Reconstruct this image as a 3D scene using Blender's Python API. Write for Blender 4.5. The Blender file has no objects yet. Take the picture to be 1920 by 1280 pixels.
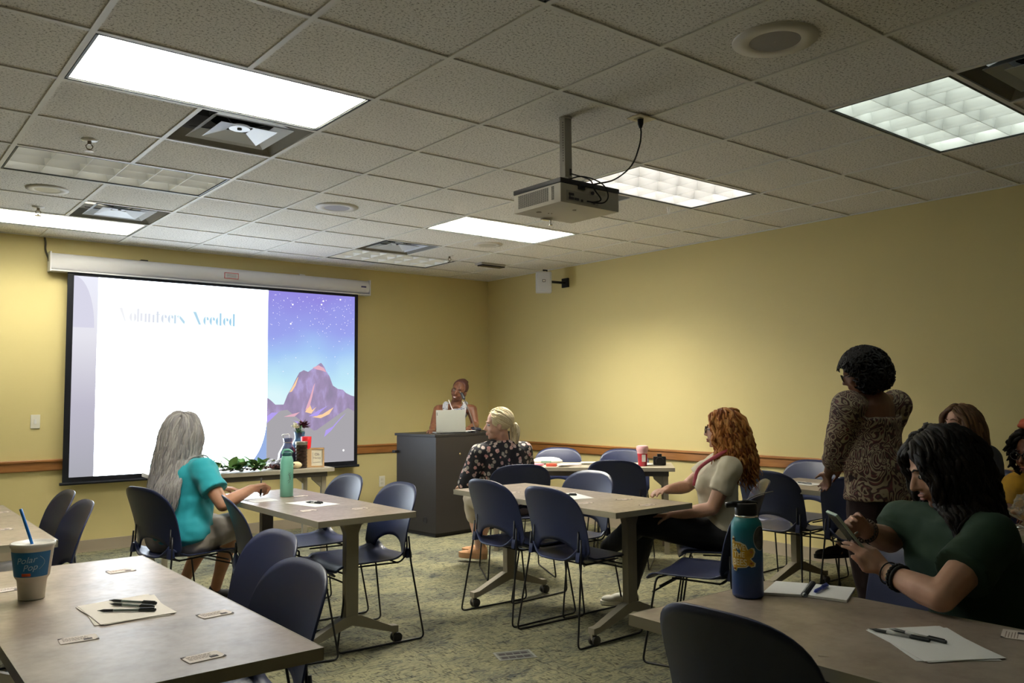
import bpy, bmesh, math, random
from mathutils import Vector as V, Matrix as M, Quaternion
from mathutils import noise as NZ
S = bpy.context.scene
PI = math.pi
# ---------------------------------------------------------------- camera
F_PX = 1570.9
YAW, PITCH, ROLL = 0.6776, 0.0645, -0.0065
CAM = V((-0.7101, -3.4126, 1.3367))
cy, sy, cp, sp = math.cos(YAW), math.sin(YAW), math.cos(PITCH), math.sin(PITCH)
FW = V((sy*cp, cy*cp, sp)); RT0 = V((cy, -sy, 0)); UP0 = RT0.cross(FW)
RT = RT0*math.cos(ROLL) + UP0*math.sin(ROLL); UP = UP0*math.cos(ROLL) - RT0*math.sin(ROLL)
cd = bpy.data.cameras.new('camera'); cam = bpy.data.objects.new('camera', cd); S.collection.objects.link(cam)
cd.sensor_width = 36; cd.lens = F_PX/1920*36; cd.clip_start = 0.05; cd.clip_end = 60
cam.matrix_world = M(((RT.x, UP.x, -FW.x, CAM.x), (RT.y, UP.y, -FW.y, CAM.y), (RT.z, UP.z, -FW.z, CAM.z), (0, 0, 0, 1)))
S.camera = cam
# ---------------------------------------------------------------- world and exposure
w = bpy.data.worlds.new('world'); S.world = w; w.use_nodes = True
w.node_tree.nodes['Background'].inputs[0].default_value = (0.9, 0.85, 0.7, 1)
w.node_tree.nodes['Background'].inputs[1].default_value = 0.0
S.view_settings.view_transform = 'Standard'; S.view_settings.look = 'None'
S.view_settings.gamma = 1; S.view_settings.use_curve_mapping = False
LAMP = {'bright': 30.0, 'peak': 68.0, 'side': 18.0, 'mid': 2.3, 'soft': 1.5, 'off': 0.40}
EXPO = 0.66
SCREEN_GAIN = 2**-EXPO
S.view_settings.exposure = EXPO
# room
H = 2.737; T = 0.6096; XW = 5.4546; YW = 4.7085; XL = -3.2; YB = -6.2
TZ = 0.724

# ---------------------------------------------------------------- helpers
def col3(c): return (c[0], c[1], c[2], 1.0)
MATS = {}
def mat(name, c=(.5, .5, .5), rough=.5, metal=0, spec=.5, emit=None, es=1, trans=0, ior=1.45, alpha=1, noise=None, bump=None, sss=0, coat=0, sheen=0):
    if name in MATS: return MATS[name]
    m = bpy.data.materials.new(name); m.use_nodes = True; nt = m.node_tree; b = nt.nodes['Principled BSDF']
    b.inputs['Base Color'].default_value = col3(c); b.inputs['Roughness'].default_value = rough
    b.inputs['Metallic'].default_value = metal; b.inputs['Specular IOR Level'].default_value = spec
    b.inputs['Transmission Weight'].default_value = trans; b.inputs['IOR'].default_value = ior; b.inputs['Alpha'].default_value = alpha
    b.inputs['Subsurface Weight'].default_value = sss; b.inputs['Coat Weight'].default_value = coat
    b.inputs['Sheen Weight'].default_value = sheen
    if sss: b.inputs['Subsurface Scale'].default_value = .02; b.inputs['Subsurface Radius'].default_value = (1, .3, .15)
    if emit: b.inputs['Emission Color'].default_value = col3(emit); b.inputs['Emission Strength'].default_value = es
    tc = nt.nodes.new('ShaderNodeTexCoord')
    if noise:   # (scale, colour2, low, high, stretch)
        sc, c2, lo, hi = noise[:4]; st = noise[4] if len(noise) > 4 else (1, 1, 1)
        mp = nt.nodes.new('ShaderNodeMapping'); mp.inputs['Scale'].default_value = st
        nt.links.new(tc.outputs['Object'], mp.inputs[0])
        n = nt.nodes.new('ShaderNodeTexNoise'); n.inputs['Scale'].default_value = sc; n.inputs['Detail'].default_value = 5
        nt.links.new(mp.outputs[0], n.inputs['Vector'])
        r = nt.nodes.new('ShaderNodeValToRGB'); e = r.color_ramp.elements
        e[0].position = lo; e[0].color = col3(c2); e[1].position = hi; e[1].color = col3(c)
        nt.links.new(n.outputs[0], r.inputs[0]); nt.links.new(r.outputs[0], b.inputs['Base Color'])
    if bump:    # (scale, strength, stretch)
        st = bump[2] if len(bump) > 2 else (1, 1, 1)
        mp = nt.nodes.new('ShaderNodeMapping'); mp.inputs['Scale'].default_value = st
        nt.links.new(tc.outputs['Object'], mp.inputs[0])
        n = nt.nodes.new('ShaderNodeTexNoise'); n.inputs['Scale'].default_value = bump[0]; n.inputs['Detail'].default_value = 3
        nt.links.new(mp.outputs[0], n.inputs['Vector'])
        bp = nt.nodes.new('ShaderNodeBump'); bp.inputs['Strength'].default_value = bump[1]; bp.inputs['Distance'].default_value = .01
        nt.links.new(n.outputs[0], bp.inputs['Height']); nt.links.new(bp.outputs[0], b.inputs['Normal'])
    MATS[name] = m; return m
def ramp(nt, stops, fac, interp='LINEAR'):
    r = nt.nodes.new('ShaderNodeValToRGB'); e = r.color_ramp.elements; r.color_ramp.interpolation = interp
    while len(e) < len(stops): e.new(.5)
    for i, (p, c) in enumerate(stops): e[i].position = p; e[i].color = col3(c)
    nt.links.new(fac, r.inputs[0]); return r.outputs[0]
def tag(o, label=None, cat=None, group=None, kind=None):
    if label: o['label'] = label
    if cat: o['category'] = cat
    if group: o['group'] = group
    if kind: o['kind'] = kind
    return o
def link(name, me, m=None, parent=None, smooth=True, loc=None):
    o = bpy.data.objects.new(name, me); S.collection.objects.link(o)
    if m is not None:
        for mm in (m if isinstance(m, (list, tuple)) else [m]): me.materials.append(mm)
    if parent: o.parent = parent
    if loc: o.location = loc
    if smooth and hasattr(me, 'polygons'):
        for p in me.polygons: p.use_smooth = True
    return o
def obj(name, bm, m=None, parent=None, smooth=False, auto=None):
    bmesh.ops.recalc_face_normals(bm, faces=bm.faces)
    me = bpy.data.meshes.new(name)
    if auto:
        for e in bm.edges:
            if len(e.link_faces) == 2 and e.calc_face_angle(0) > auto: e.smooth = False
        smooth = True
    bm.to_mesh(me); bm.free()
    return link(name, me, m, parent, smooth)
def empty(name, loc, rz=0, label=None, cat=None, group=None):
    o = bpy.data.objects.new(name, None); S.collection.objects.link(o); o.location = loc; o.rotation_euler = (0, 0, rz)
    o.empty_display_size = .05
    return tag(o, label, cat, group)
def tree_copy(root, loc, rz, label=None, group=None):
    r = root.copy(); S.collection.objects.link(r); r.location = loc; r.rotation_euler = (0, 0, rz)
    if label: r['label'] = label
    if group: r['group'] = group
    for ch in list(root.children):
        c = ch.copy(); S.collection.objects.link(c); c.parent = r
        for g in list(ch.children):
            d = g.copy(); S.collection.objects.link(d); d.parent = c
    return r
def box(bm, x0, x1, y0, y1, z0, z1, bev=0, mi=0, mtx=None):
    vs = [bm.verts.new((x, y, z)) for x in (x0, x1) for y in (y0, y1) for z in (z0, z1)]
    f = [(0, 1, 3, 2), (4, 6, 7, 5), (0, 4, 5, 1), (2, 3, 7, 6), (0, 2, 6, 4), (1, 5, 7, 3)]
    fs = [bm.faces.new([vs[i] for i in q]) for q in f]
    for q in fs: q.material_index = mi
    if bev:
        es = list({e for q in fs for e in q.edges})
        r = bmesh.ops.bevel(bm, geom=es, offset=bev, segments=2, affect='EDGES', profile=.7)
        vs = list({v for q in r['faces'] for v in q.verts} | {v for v in vs if v.is_valid})
        for q in r['faces']: q.material_index = mi
    if mtx:
        vv = {v for v in vs if v.is_valid}
        bmesh.ops.transform(bm, matrix=mtx, verts=list(vv))
    return vs
def frame_from(d):
    d = d.normalized(); a = V((0, 0, 1)) if abs(d.z) < .9 else V((1, 0, 0))
    u = d.cross(a).normalized(); return u, u.cross(d).normalized()
def tube(bm, pts, r, n=8, caps=True, mi=0):
    pts = [V(p) for p in pts]; rings = []
    rr = r if isinstance(r, (list, tuple)) else [r]*len(pts)
    t0 = (pts[1]-pts[0]).normalized(); u, v = frame_from(t0)
    for i, p in enumerate(pts):
        if i == 0: t = t0
        elif i == len(pts)-1: t = (pts[i]-pts[i-1]).normalized()
        else: t = ((pts[i]-pts[i-1]).normalized()+(pts[i+1]-pts[i]).normalized()); t = t.normalized() if t.length > 1e-6 else t0
        u = (u - t*u.dot(t)).normalized(); v = t.cross(u)
        rings.append([bm.verts.new(p + (u*math.cos(a)+v*math.sin(a))*rr[i]) for a in [2*PI*k/n for k in range(n)]])
    for i in range(len(pts)-1):
        for k in range(n):
            f = bm.faces.new((rings[i][k], rings[i][(k+1) % n], rings[i+1][(k+1) % n], rings[i+1][k])); f.material_index = mi
    if caps and n > 2:
        f = bm.faces.new(rings[0][::-1]); f.material_index = mi; f = bm.faces.new(rings[-1]); f.material_index = mi
def arc_path(pts, r, n=5):
    """polyline with rounded corners"""
    pts = [V(p) for p in pts]; out = [pts[0]]
    for i in range(1, len(pts)-1):
        a = (pts[i-1]-pts[i]); b = (pts[i+1]-pts[i]); q = min(r, a.length*.45, b.length*.45)
        p0 = pts[i]+a.normalized()*q; p1 = pts[i]+b.normalized()*q
        for k in range(n+1):
            t = k/n; out.append(p0*(1-t)**2 + pts[i]*2*t*(1-t) + p1*t*t)
    out.append(pts[-1]); return out
def catmull(pts, n=6):
    pts = [V(p) for p in pts]; P = [pts[0]*2-pts[1]]+pts+[pts[-1]*2-pts[-2]]; out = []
    for i in range(1, len(P)-2):
        for k in range(n):
            t = k/n; a, b, c, d = P[i-1:i+3]
            out.append(.5*((2*b)+(c-a)*t+(2*a-5*b+4*c-d)*t*t+(3*b-a-3*c+d)*t**3))
    out.append(pts[-1]); return out
def lathe(bm, prof, n=24, c=(0, 0, 0), mi=0, capb=True, capt=True):
    c = V(c); rings = []
    for (r, z) in prof: rings.append([bm.verts.new(c+V((r*math.cos(2*PI*k/n), r*math.sin(2*PI*k/n), z))) for k in range(n)])
    for i in range(len(prof)-1):
        for k in range(n):
            f = bm.faces.new((rings[i][k], rings[i][(k+1) % n], rings[i+1][(k+1) % n], rings[i+1][k])); f.material_index = mi
    if capb: bm.faces.new(rings[0][::-1]).material_index = mi
    if capt: bm.faces.new(rings[-1]).material_index = mi
def prism(bm, poly, axis, a, b, mi=0):
    """extrude 2D polygon along axis ('x','y','z') between a and b"""
    def mk(p, t): return {'x': (t, p[0], p[1]), 'y': (p[0], t, p[1]), 'z': (p[0], p[1], t)}[axis]
    A = [bm.verts.new(mk(p, a)) for p in poly]; B = [bm.verts.new(mk(p, b)) for p in poly]; n = len(poly)
    bm.faces.new(A).material_index = mi; bm.faces.new(B[::-1]).material_index = mi
    for i in range(n): bm.faces.new((A[i], B[i], B[(i+1) % n], A[(i+1) % n])).material_index = mi
def ell(bm, c, rad, rot=None, seg=16, rng=10):
    mt = M.Translation(V(c)) @ (rot.to_4x4() if rot else M.Identity(4)) @ M.Diagonal((rad[0], rad[1], rad[2], 1))
    bmesh.ops.create_uvsphere(bm, u_segments=seg, v_segments=rng, radius=1, matrix=mt)
def caps_(bm, a, b, ra, rb, n=12):
    a = V(a); b = V(b); d = (b-a); L = d.length
    if L < 1e-5: ell(bm, a, (ra,)*3); return
    dn = d/L; pts = []; rr = []
    for k in range(5): t = -math.cos(k/4*PI/2); pts.append(a+dn*ra*t); rr.append(max(ra*math.sin(k/4*PI/2), ra*.08))
    for k in range(5): t = math.sin(k/4*PI/2); pts.append(b+dn*rb*t); rr.append(max(rb*math.cos(k/4*PI/2), rb*.08))
    tube(bm, pts, rr, n)
def chain(bm, pts, rad, n=12):
    for i in range(len(pts)-1): caps_(bm, pts[i], pts[i+1], rad[i], rad[i+1], n)
def sm(o, lv=1):
    md = o.modifiers.new('subd', 'SUBSURF'); md.levels = lv; md.render_levels = lv; return o
_font = None
def text_mesh(name, s, size, m, parent, mtx, extrude=.0004, align='CENTER', bold=0, sx=1.0):
    cu = bpy.data.curves.new('t', 'FONT'); cu.body = s; cu.size = size; cu.extrude = extrude; cu.align_x = align; cu.align_y = 'CENTER'; cu.offset = bold; cu.resolution_u = 3
    to = bpy.data.objects.new('t', cu); S.collection.objects.link(to)
    dg = bpy.context.evaluated_depsgraph_get(); me = bpy.data.meshes.new_from_object(to.evaluated_get(dg))
    bpy.data.objects.remove(to); bpy.data.curves.remove(cu)
    me.transform(M.Diagonal((sx, 1, 1, 1))); me.transform(mtx); me.materials.clear()
    return link(name, me, m, parent, False)
def basis(x, y, z, o): return M(((x[0], y[0], z[0], o[0]), (x[1], y[1], z[1], o[1]), (x[2], y[2], z[2], o[2]), (0, 0, 0, 1)))

# ---------------------------------------------------------------- materials of the room
def m_wall():
    m = mat('wall_paint', (.66, .56, .265), .55, spec=.35, bump=(260, .06))
    return m
def m_tile():
    m = bpy.data.materials.new('ceiling_tile'); m.use_nodes = True; nt = m.node_tree; b = nt.nodes['Principled BSDF']
    tc = nt.nodes.new('ShaderNodeTexCoord')
    n = nt.nodes.new('ShaderNodeTexNoise'); n.inputs['Scale'].default_value = 95; n.inputs['Detail'].default_value = 4; n.inputs['Roughness'].default_value = .7
    nt.links.new(tc.outputs['Object'], n.inputs['Vector'])
    c = ramp(nt, [(0.0, (.26, .25, .22)), (.39, (.34, .33, .29)), (.46, (.84, .82, .78)), (1, (.88, .86, .82))], n.outputs[0])
    nt.links.new(c, b.inputs['Base Color']); b.inputs['Roughness'].default_value = .95; b.inputs['Specular IOR Level'].default_value = .1
    bp = nt.nodes.new('ShaderNodeBump'); bp.inputs['Strength'].default_value = .35; bp.inputs['Distance'].default_value = .004
    nt.links.new(n.outputs[0], bp.inputs['Height']); nt.links.new(bp.outputs[0], b.inputs['Normal'])
    return m
def m_carpet():
    m = bpy.data.materials.new('carpet'); m.use_nodes = True; nt = m.node_tree; b = nt.nodes['Principled BSDF']
    tc = nt.nodes.new('ShaderNodeTexCoord')
    def nz(scale, detail, st=(1, 1, 1), dist=0, rot=0):
        mp = nt.nodes.new('ShaderNodeMapping'); mp.inputs['Scale'].default_value = st; mp.inputs['Rotation'].default_value = (0, 0, rot)
        nt.links.new(tc.outputs['Object'], mp.inputs[0])
        n = nt.nodes.new('ShaderNodeTexNoise'); n.inputs['Scale'].default_value = scale; n.inputs['Detail'].default_value = detail; n.inputs['Distortion'].default_value = dist
        nt.links.new(mp.outputs[0], n.inputs['Vector']); return n.outputs[0]
    big = nz(2.6, 3, (1, 1, 1), .6)
    mid = nz(13, 6, (.6, 1.5, 1), 1.4, .5)
    strk = nz(46, 4, (.45, 1.9, 1), .8, .2)
    strk2 = nz(46, 4, (1.9, .45, 1), .8, .2)
    def mix(a, c, f):
        x = nt.nodes.new('ShaderNodeMix'); x.data_type = 'RGBA'
        if isinstance(f, float): x.inputs[0].default_value = f
        else: nt.links.new(f, x.inputs[0])
        for s, q in ((6, a), (7, c)):
            if isinstance(q, tuple): x.inputs[s].default_value = col3(q)
            else: nt.links.new(q, x.inputs[s])
        return x.outputs[2]
    base = ramp(nt, [(.30, (.035, .042, .045)), (.40, (.10, .105, .085)), (.47, (.27, .25, .145)), (.53, (.12, .12, .09)), (.60, (.30, .28, .155)), (.70, (.17, .165, .12))], mid)
    bg = ramp(nt, [(.36, (.06, .068, .068)), (.46, (.19, .185, .125)), (.60, (.31, .29, .165))], big)
    c = mix(base, bg, .38)
    sel = ramp(nt, [(.47, (0, 0, 0)), (.53, (1, 1, 1))], nz(5, 1))
    s1 = mix(strk, strk2, sel)
    dark = ramp(nt, [(.38, (.28, .28, .30)), (.47, (1, 1, 1))], s1)
    mu = nt.nodes.new('ShaderNodeMix'); mu.data_type = 'RGBA'; mu.blend_type = 'MULTIPLY'; mu.inputs[0].default_value = .85
    nt.links.new(c, mu.inputs[6]); nt.links.new(dark, mu.inputs[7]); nt.links.new(mu.outputs[2], b.inputs['Base Color'])
    b.inputs['Roughness'].default_value = .95; b.inputs['Specular IOR Level'].default_value = .1
    f = nz(420, 2); bp = nt.nodes.new('ShaderNodeBump'); bp.inputs['Strength'].default_value = .5; bp.inputs['Distance'].default_value = .004
    nt.links.new(f, bp.inputs['Height']); nt.links.new(bp.outputs[0], b.inputs['Normal'])
    return m
WALL = m_wall(); TILE = m_tile(); CARPET = m_carpet()
GRID = mat('ceiling_grid', (.78, .77, .73), .5, spec=.3)
WOOD = mat('rail_wood', (.36, .155, .042), .4, noise=(6, (.27, .11, .028), .3, .7, (1, 1, 12)), coat=.15)
BASEB = mat('baseboard_vinyl', (.36, .30, .22), .5)
WHITE = mat('white_enamel', (.80, .79, .76), .35)
BLACK = mat('black_plastic', (.012, .012, .014), .35)
BLKMET = mat('black_metal', (.010, .010, .011), .42, metal=0, spec=.5)
IVORY = mat('ivory_plastic', (.75, .68, .48), .45)
PAPER = mat('paper', (.82, .80, .76), .7)
PAPERW = mat('paper_white', (.86, .86, .85), .7)

# ---------------------------------------------------------------- room shell
def wall(name, pts, m=WALL, th=None):
    bm = bmesh.new(); box(bm, *pts); o = obj(name, bm, m); return tag(o, kind='structure')
wall('floor', (XL, XW, YB, YW, -.06, 0), CARPET)
wall('wall_front', (XL-.1, XW+.1, YW, YW+.1, 0, H+.25))
wall('wall_right', (XW, XW+.1, YB, YW, 0, H+.25))
wall('wall_left', (XL-.1, XL, YB, YW, 0, H+.25))
wall('wall_back', (XL-.1, XW+.1, YB-.1, YB, 0, H+.25))
# chair rail in profile + vinyl base
def rail_prof(s):   # offset from wall, height
    return [(0, .722), (.016, .722), (.020, .728), (.020, .790), (.030, .800), (.030, .812), (.024, .818), (0, .818)]
bm = bmesh.new(); prism(bm, [(YW-a, z) for a, z in rail_prof(1)], 'x', XL, XW-.001); tag(obj('trim_1', bm, WOOD), kind='structure')
bm = bmesh.new(); prism(bm, [(XW-a, z) for a, z in rail_prof(1)], 'y', YB, YW-.031); tag(obj('trim_2', bm, WOOD), kind='structure')
bm = bmesh.new(); prism(bm, [(YW-a, z) for a, z in [(0, 0), (.010, 0), (.008, .02), (.005, .10), (0, .102)]], 'x', XL, XW-.001); tag(obj('baseboard_front', bm, BASEB), kind='structure')
bm = bmesh.new(); prism(bm, [(XW-a, z) for a, z in [(0, 0), (.010, 0), (.008, .02), (.005, .10), (0, .102)]], 'y', YB, YW-.011); tag(obj('baseboard_right', bm, BASEB), kind='structure')
# ceiling: tiles above a tee grid, open where fixtures sit
LIGHTS = [(0, 0, 'bright', 'brightest ceiling light, above the near left table, glowing white'),
          (0, 3, 'off', 'dim cream ceiling light between the round speaker and the sprinkler at the left'),
          (0, 6, 'side', 'bright ceiling light cut by the left edge, close to the screen wall'),
          (5, 0, 'mid', 'ceiling light directly behind the projector, glowing white grid'),
          (5, 3, 'peak', 'bright ceiling light in the middle distance, left of and beyond the projector'),
          (5, 6, 'off', 'dim grey ceiling light nearest the front right corner, over the lectern side'),
          (5, -3, 'soft', 'ceiling light at the upper right of the photo, cells shaded grey')]
VENTS = [(1, 1, 'large square air diffuser beside the brightest ceiling light'),
         (1, 5, 'square air diffuser next to the light by the screen wall'),
         (5, 5, 'square air diffuser beside the dim light in front of the screen end'),
         (5, -4, 'dark square air diffuser at the upper right edge'),
         (5, 1, 'square air diffuser mostly hidden behind the projector')]
used = set()
for i, j, *_ in LIGHTS: used |= {(i, j), (i+1, j)}
used |= {(0, -3), (1, -3)}
for i, j, *_ in VENTS: used.add((i, j))
i0 = int(math.floor(XL/T)); i1 = int(math.ceil(XW/T)); j0 = int(math.floor(YB/T)); j1 = int(math.ceil(YW/T))
bm = bmesh.new()
for i in range(i0, i1):
    for j in range(j0, j1):
        if (i, j) in used: continue
        x0, x1 = max(i*T, XL)+.001, min((i+1)*T, XW)-.001; y0, y1 = max(j*T, YB)+.001, min((j+1)*T, YW)-.001
        if x1 <= x0 or y1 <= y0: continue
        box(bm, x0, x1, y0, y1, H, H+.016)
tag(obj('ceiling', bm, TILE), kind='structure')
bm = bmesh.new()
mid = {(i+1, j) for i, j, *_ in LIGHTS} | {(1, -3)}      # the tee that would cross a 2 x 4 fixture is left out
for i in range(i0, i1+1):
    for j in range(j0, j1+1):
        if (i, j) in mid or not XL < i*T < XW: continue
        box(bm, i*T-.012, i*T+.012, max(YB, j*T), min(YW, (j+1)*T), H-.007, H-.0005)
for j in range(j0, j1+1):
    if YB < j*T < YW: box(bm, XL, XW, j*T-.012, j*T+.012, H-.0065, H-.001)
box(bm, XL, XW, YW-.022, YW-.0005, H-.007, H-.001); box(bm, XW-.022, XW-.0005, YB, YW, H-.007, H-.001)
tag(obj('trim_3', bm, GRID), kind='structure')
bm = bmesh.new(); box(bm, XL, XW, YB, YW, H+.25, H+.27); tag(obj('ceiling_deck', bm, mat('deck', (.1, .1, .1), .9)), kind='structure')

# ---------------------------------------------------------------- troffer lights
LOUV = mat('louver_white', (.86, .87, .85), .28, spec=.6)
LFRAME = mat('fixture_frame', (.03, .035, .03), .5)
def troffer(i, j, kind, label):
    r = empty('ceiling_light', (i*T, j*T, H), 0, label, 'ceiling light', 'recessed louvered ceiling lights')
    a = .016
    bm = bmesh.new()
    for q in ((a, 2*T-a, a, a+.010), (a, 2*T-a, T-a-.010, T-a), (a, a+.010, a, T-a), (2*T-a-.010, 2*T-a, a, T-a)): box(bm, q[0], q[1], q[2], q[3], -.006, .012)
    obj('frame', bm, LFRAME, r)
    bm = bmesh.new(); c = a+.010
    for q in ((c, 2*T-c, c, c+.004), (c, 2*T-c, T-c-.004, T-c), (c, c+.004, c, T-c), (2*T-c-.004, 2*T-c, c, T-c)): box(bm, q[0], q[1], q[2], q[3], 0, .115)
    obj('housing', bm, LOUV, r)
    bm = bmesh.new(); W, D = 2*T-2*c, T-2*c
    def blade(p, q, n):   # parabolic wedge blade from p to q: wide foot at the bottom, thin top
        d = (V(q)-V(p)).normalized(); s = V((-d.y, d.x, 0)); prev = None
        prof = [(.0012, 0), (.0035, .015), (.0085, .035), (.0150, .055), (.0240, .075)]
        ring = [[bm.verts.new(V(e)+s*x*sg+V((0, 0, z+.002))) for sg in (1,) for x, z in prof]+[bm.verts.new(V(e)-s*x+V((0, 0, z+.002))) for x, z in prof[::-1]] for e in (p, q)]
        A, B = ring; k = len(A)
        for t in range(k): bm.faces.new((A[t], A[(t+1) % k], B[(t+1) % k], B[t]))
        bm.faces.new(A[::-1]); bm.faces.new(B)
    for k in range(1, 6): blade((c+W*k/6, c, 0), (c+W*k/6, T-c, 0), 1)
    for k in range(1, 3): blade((c, c+D*k/3, 0), (2*T-c, c+D*k/3, 0), 1)
    obj('louver', bm, LOUV, r, smooth=False)
    bm = bmesh.new(); box(bm, c+.004, 2*T-c-.004, c+.004, T-c-.004, .085, .110)
    tone = {'bright': (1, .965, .86), 'peak': (1, .95, .83), 'side': (1, .95, .80), 'mid': (1, .93, .87), 'soft': (.90, 1, .90), 'off': (1, .95, .80)}[kind]
    obj('tube_panel', bm, mat('lamp_'+kind, (.8, .8, .8), .5, emit=tone, es=LAMP[kind]), r)
for L in LIGHTS: troffer(*L)
# one more fixture of the same grid stands outside the frame above the camera
troffer(0, -3, 'soft', 'ceiling light out of view above the camera')

# ---------------------------------------------------------------- air diffusers
DIFF = mat('diffuser_metal', (.62, .66, .72), .32, metal=.0, spec=.7)
DARK = mat('duct_dark', (.03, .03, .032), .8)
DBRN = mat('diffuser_pan', (.20, .19, .16), .5)
def diffuser(i, j, label):
    r = empty('air_diffuser', (i*T+T/2, j*T+T/2, H), 0, label, 'air vent', 'square ceiling air diffusers')
    h = T/2-.014
    def ring(bm, a0, z0, a1, z1, t=.002):
        P = [[bm.verts.new((sx*a, sy_*a, z)) for sx, sy_ in ((-1, -1), (1, -1), (1, 1), (-1, 1))] for a, z in ((a0, z0), (a1, z1), (a1, z1+t), (a0, z0+t))]
        for q in range(4):
            for k in range(4): bm.faces.new((P[q][k], P[q][(k+1) % 4], P[(q+1) % 4][(k+1) % 4], P[(q+1) % 4][k]))
    bm = bmesh.new(); ring(bm, h, 0, h-.055, .055); obj('outer_pan', bm, DBRN, r)
    bm = bmesh.new(); ring(bm, .215, .004, .155, .045); obj('middle_cone', bm, DIFF, r)
    bm = bmesh.new(); ring(bm, .150, .0, .055, .028); lathe(bm, [(.001, .030), (.055, .028), (.058, .040)], 20, capb=False, capt=False); obj('inner_cone', bm, DIFF, r)
    bm = bmesh.new(); lathe(bm, [(.012, .024), (.012, .034)], 12); obj('hub', bm, DARK, r)
    bm = bmesh.new(); lathe(bm, [(.155, .075), (.155, .20), (.01, .2)], 24, capb=False, capt=False); box(bm, -h, h, -h, h, .16, .17)
    for sx, sy_ in ((-1, -1), (1, -1), (1, 1), (-1, 1)): tube(bm, [(sx*.06, sy_*.06, .03), (sx*.20, sy_*.20, .06)], .003, 5)
    obj('duct_collar', bm, DARK, r)
for v_ in VENTS: diffuser(*v_)

# ---------------------------------------------------------------- ceiling odds and ends
SPK = mat('speaker_grille', (.34, .33, .33), .6, bump=(900, .4)); SPKR = mat('speaker_ring', (.66, .64, .60), .5)
def ceil_speaker(x, y, r_, label, gr):
    r = empty('ceiling_speaker', (x, y, H), 0, label, 'speaker', 'round ceiling speakers')
    bm = bmesh.new(); lathe(bm, [(r_, -.0005), (r_*.985, -.008), (r_*.62, -.011), (r_*.58, -.006)], 40, capb=False, capt=False); obj('ring', bm, SPKR, r, smooth=True)
    bm = bmesh.new(); lathe(bm, [(r_*.60, -.008), (r_*.3, -.0095), (.002, -.010)], 32, capb=False, capt=False); obj('grille', bm, gr, r, smooth=True)
ceil_speaker(2.135, -1.55, .165, 'large round ceiling speaker at the upper right, grey grille', SPK)
ceil_speaker(2.123, 2.163, .155, 'round ceiling speaker with bluish grille left of the projector', mat('spk2', (.40, .40, .45), .6))
ceil_speaker(.338, 2.838, .13, 'round cream ceiling speaker beside the dim light at the left', mat('spk3', (.62, .58, .45), .6))
ceil_speaker(3.944, 2.717, .135, 'faint round ceiling speaker beyond the middle bright light', mat('spk4', (.50, .49, .44), .6))
CHROME = mat('chrome', (.75, .75, .75), .2, metal=1)
def sprinkler(x, y, label):
    r = empty('sprinkler_head', (x, y, H), 0, label, 'sprinkler', 'pendent sprinkler heads')
    bm = bmesh.new(); lathe(bm, [(.042, -.0005), (.038, -.006), (.016, -.009)], 24, capb=False); obj('escutcheon', bm, WHITE, r, smooth=True)
    bm = bmesh.new(); lathe(bm, [(.010, -.008), (.010, -.028)], 12)
    for s in (-1, 1): tube(bm, [(s*.010, 0, -.026), (s*.018, 0, -.036), (s*.012, 0, -.050), (0, 0, -.056)], .0028, 6)
    lathe(bm, [(.004, -.05), (.004, -.062), (.022, -.063), (.022, -.065)], 16); obj('sprinkler_body', bm, mat('brass_dark', (.22, .18, .12), .35, metal=.8), r)
sprinkler(.309, 1.50, 'sprinkler head between the big light and the dim light at the left')
sprinkler(.39, 3.476, 'sprinkler head just above the light cut by the left edge')
sprinkler(4.011, 3.441, 'sprinkler head at the end of the dim grey light near the corner')
# motion sensor near the corner
r = empty('ceiling_sensor', (4.66, 3.62, H), math.radians(0), 'flat dark ceiling sensor near the front right corner', 'sensor')
bm = bmesh.new(); box(bm, -.16, .16, -.06, .06, -.022, -.0005, .006); obj('base', bm, mat('sensor_grey', (.45, .44, .42), .5), r)
bm = bmesh.new(); box(bm, -.14, .16, -.05, .045, -.034, -.021, .006); obj('lens_cover', bm, mat('sensor_dark', (.02, .02, .03), .2), r)
# little white zip tie hanging from the grid
bm = bmesh.new(); tube(bm, [(0, 0, 0), (.004, -.002, -.03), (-.004, 0, -.075), (-.010, .002, -.055), (-.016, .004, -.02)], .0022, 6)
o = obj('cable_tie', bm, WHITE, smooth=True); o.location = (4.02, .61, H-.007); tag(o, 'thin white tie hanging from the ceiling grid beside the light behind the projector', 'tie')
# ceiling outlet
r = empty('ceiling_outlet', (2.405, -.585, H-.007), math.radians(0), 'yellowish power outlet plate on the ceiling, projector plugged in', 'outlet')
bm = bmesh.new(); box(bm, -.06, .06, -.055, .035, -.006, 0, .002); obj('plate', bm, IVORY, r)
bm = bmesh.new(); box(bm, -.035, -.005, -.03, .01, -.009, -.0055); obj('socket', bm, mat('ivory_dark', (.40, .35, .2), .5), r)
# ---------------------------------------------------------------- wall things
r = empty('wall_speaker', (XW, 3.30, 2.56), 0, 'small white box speaker bracketed high on the right wall by the corner', 'speaker')
SP = math.radians(38)
mt = M.Translation((-.32, 0, 0)) @ M.Rotation(-SP, 4, 'Z')
bm = bmesh.new(); box(bm, -.085, .085, -.0, .12, -.125, .10, .018, mtx=mt); obj('cabinet', bm, mat('speaker_white', (.66, .67, .70), .5), r, auto=.6)
bm = bmesh.new(); box(bm, -.072, .072, -.004, .004, -.112, .088, .004, mtx=mt); obj('grille', bm, mat('speaker_front', (.62, .63, .68), .7, bump=(800, .3)), r)
bm = bmesh.new(); box(bm, -.016, .016, -.007, -.003, -.015, .015, .002, mtx=mt); obj('badge', bm, mat('badge', (.05, .05, .05), .3), r)
bm = bmesh.new(); box(bm, -.010, .010, -.009, -.006, -.009, .009, mtx=mt); obj('badge_mark', bm, WHITE, r)
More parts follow.
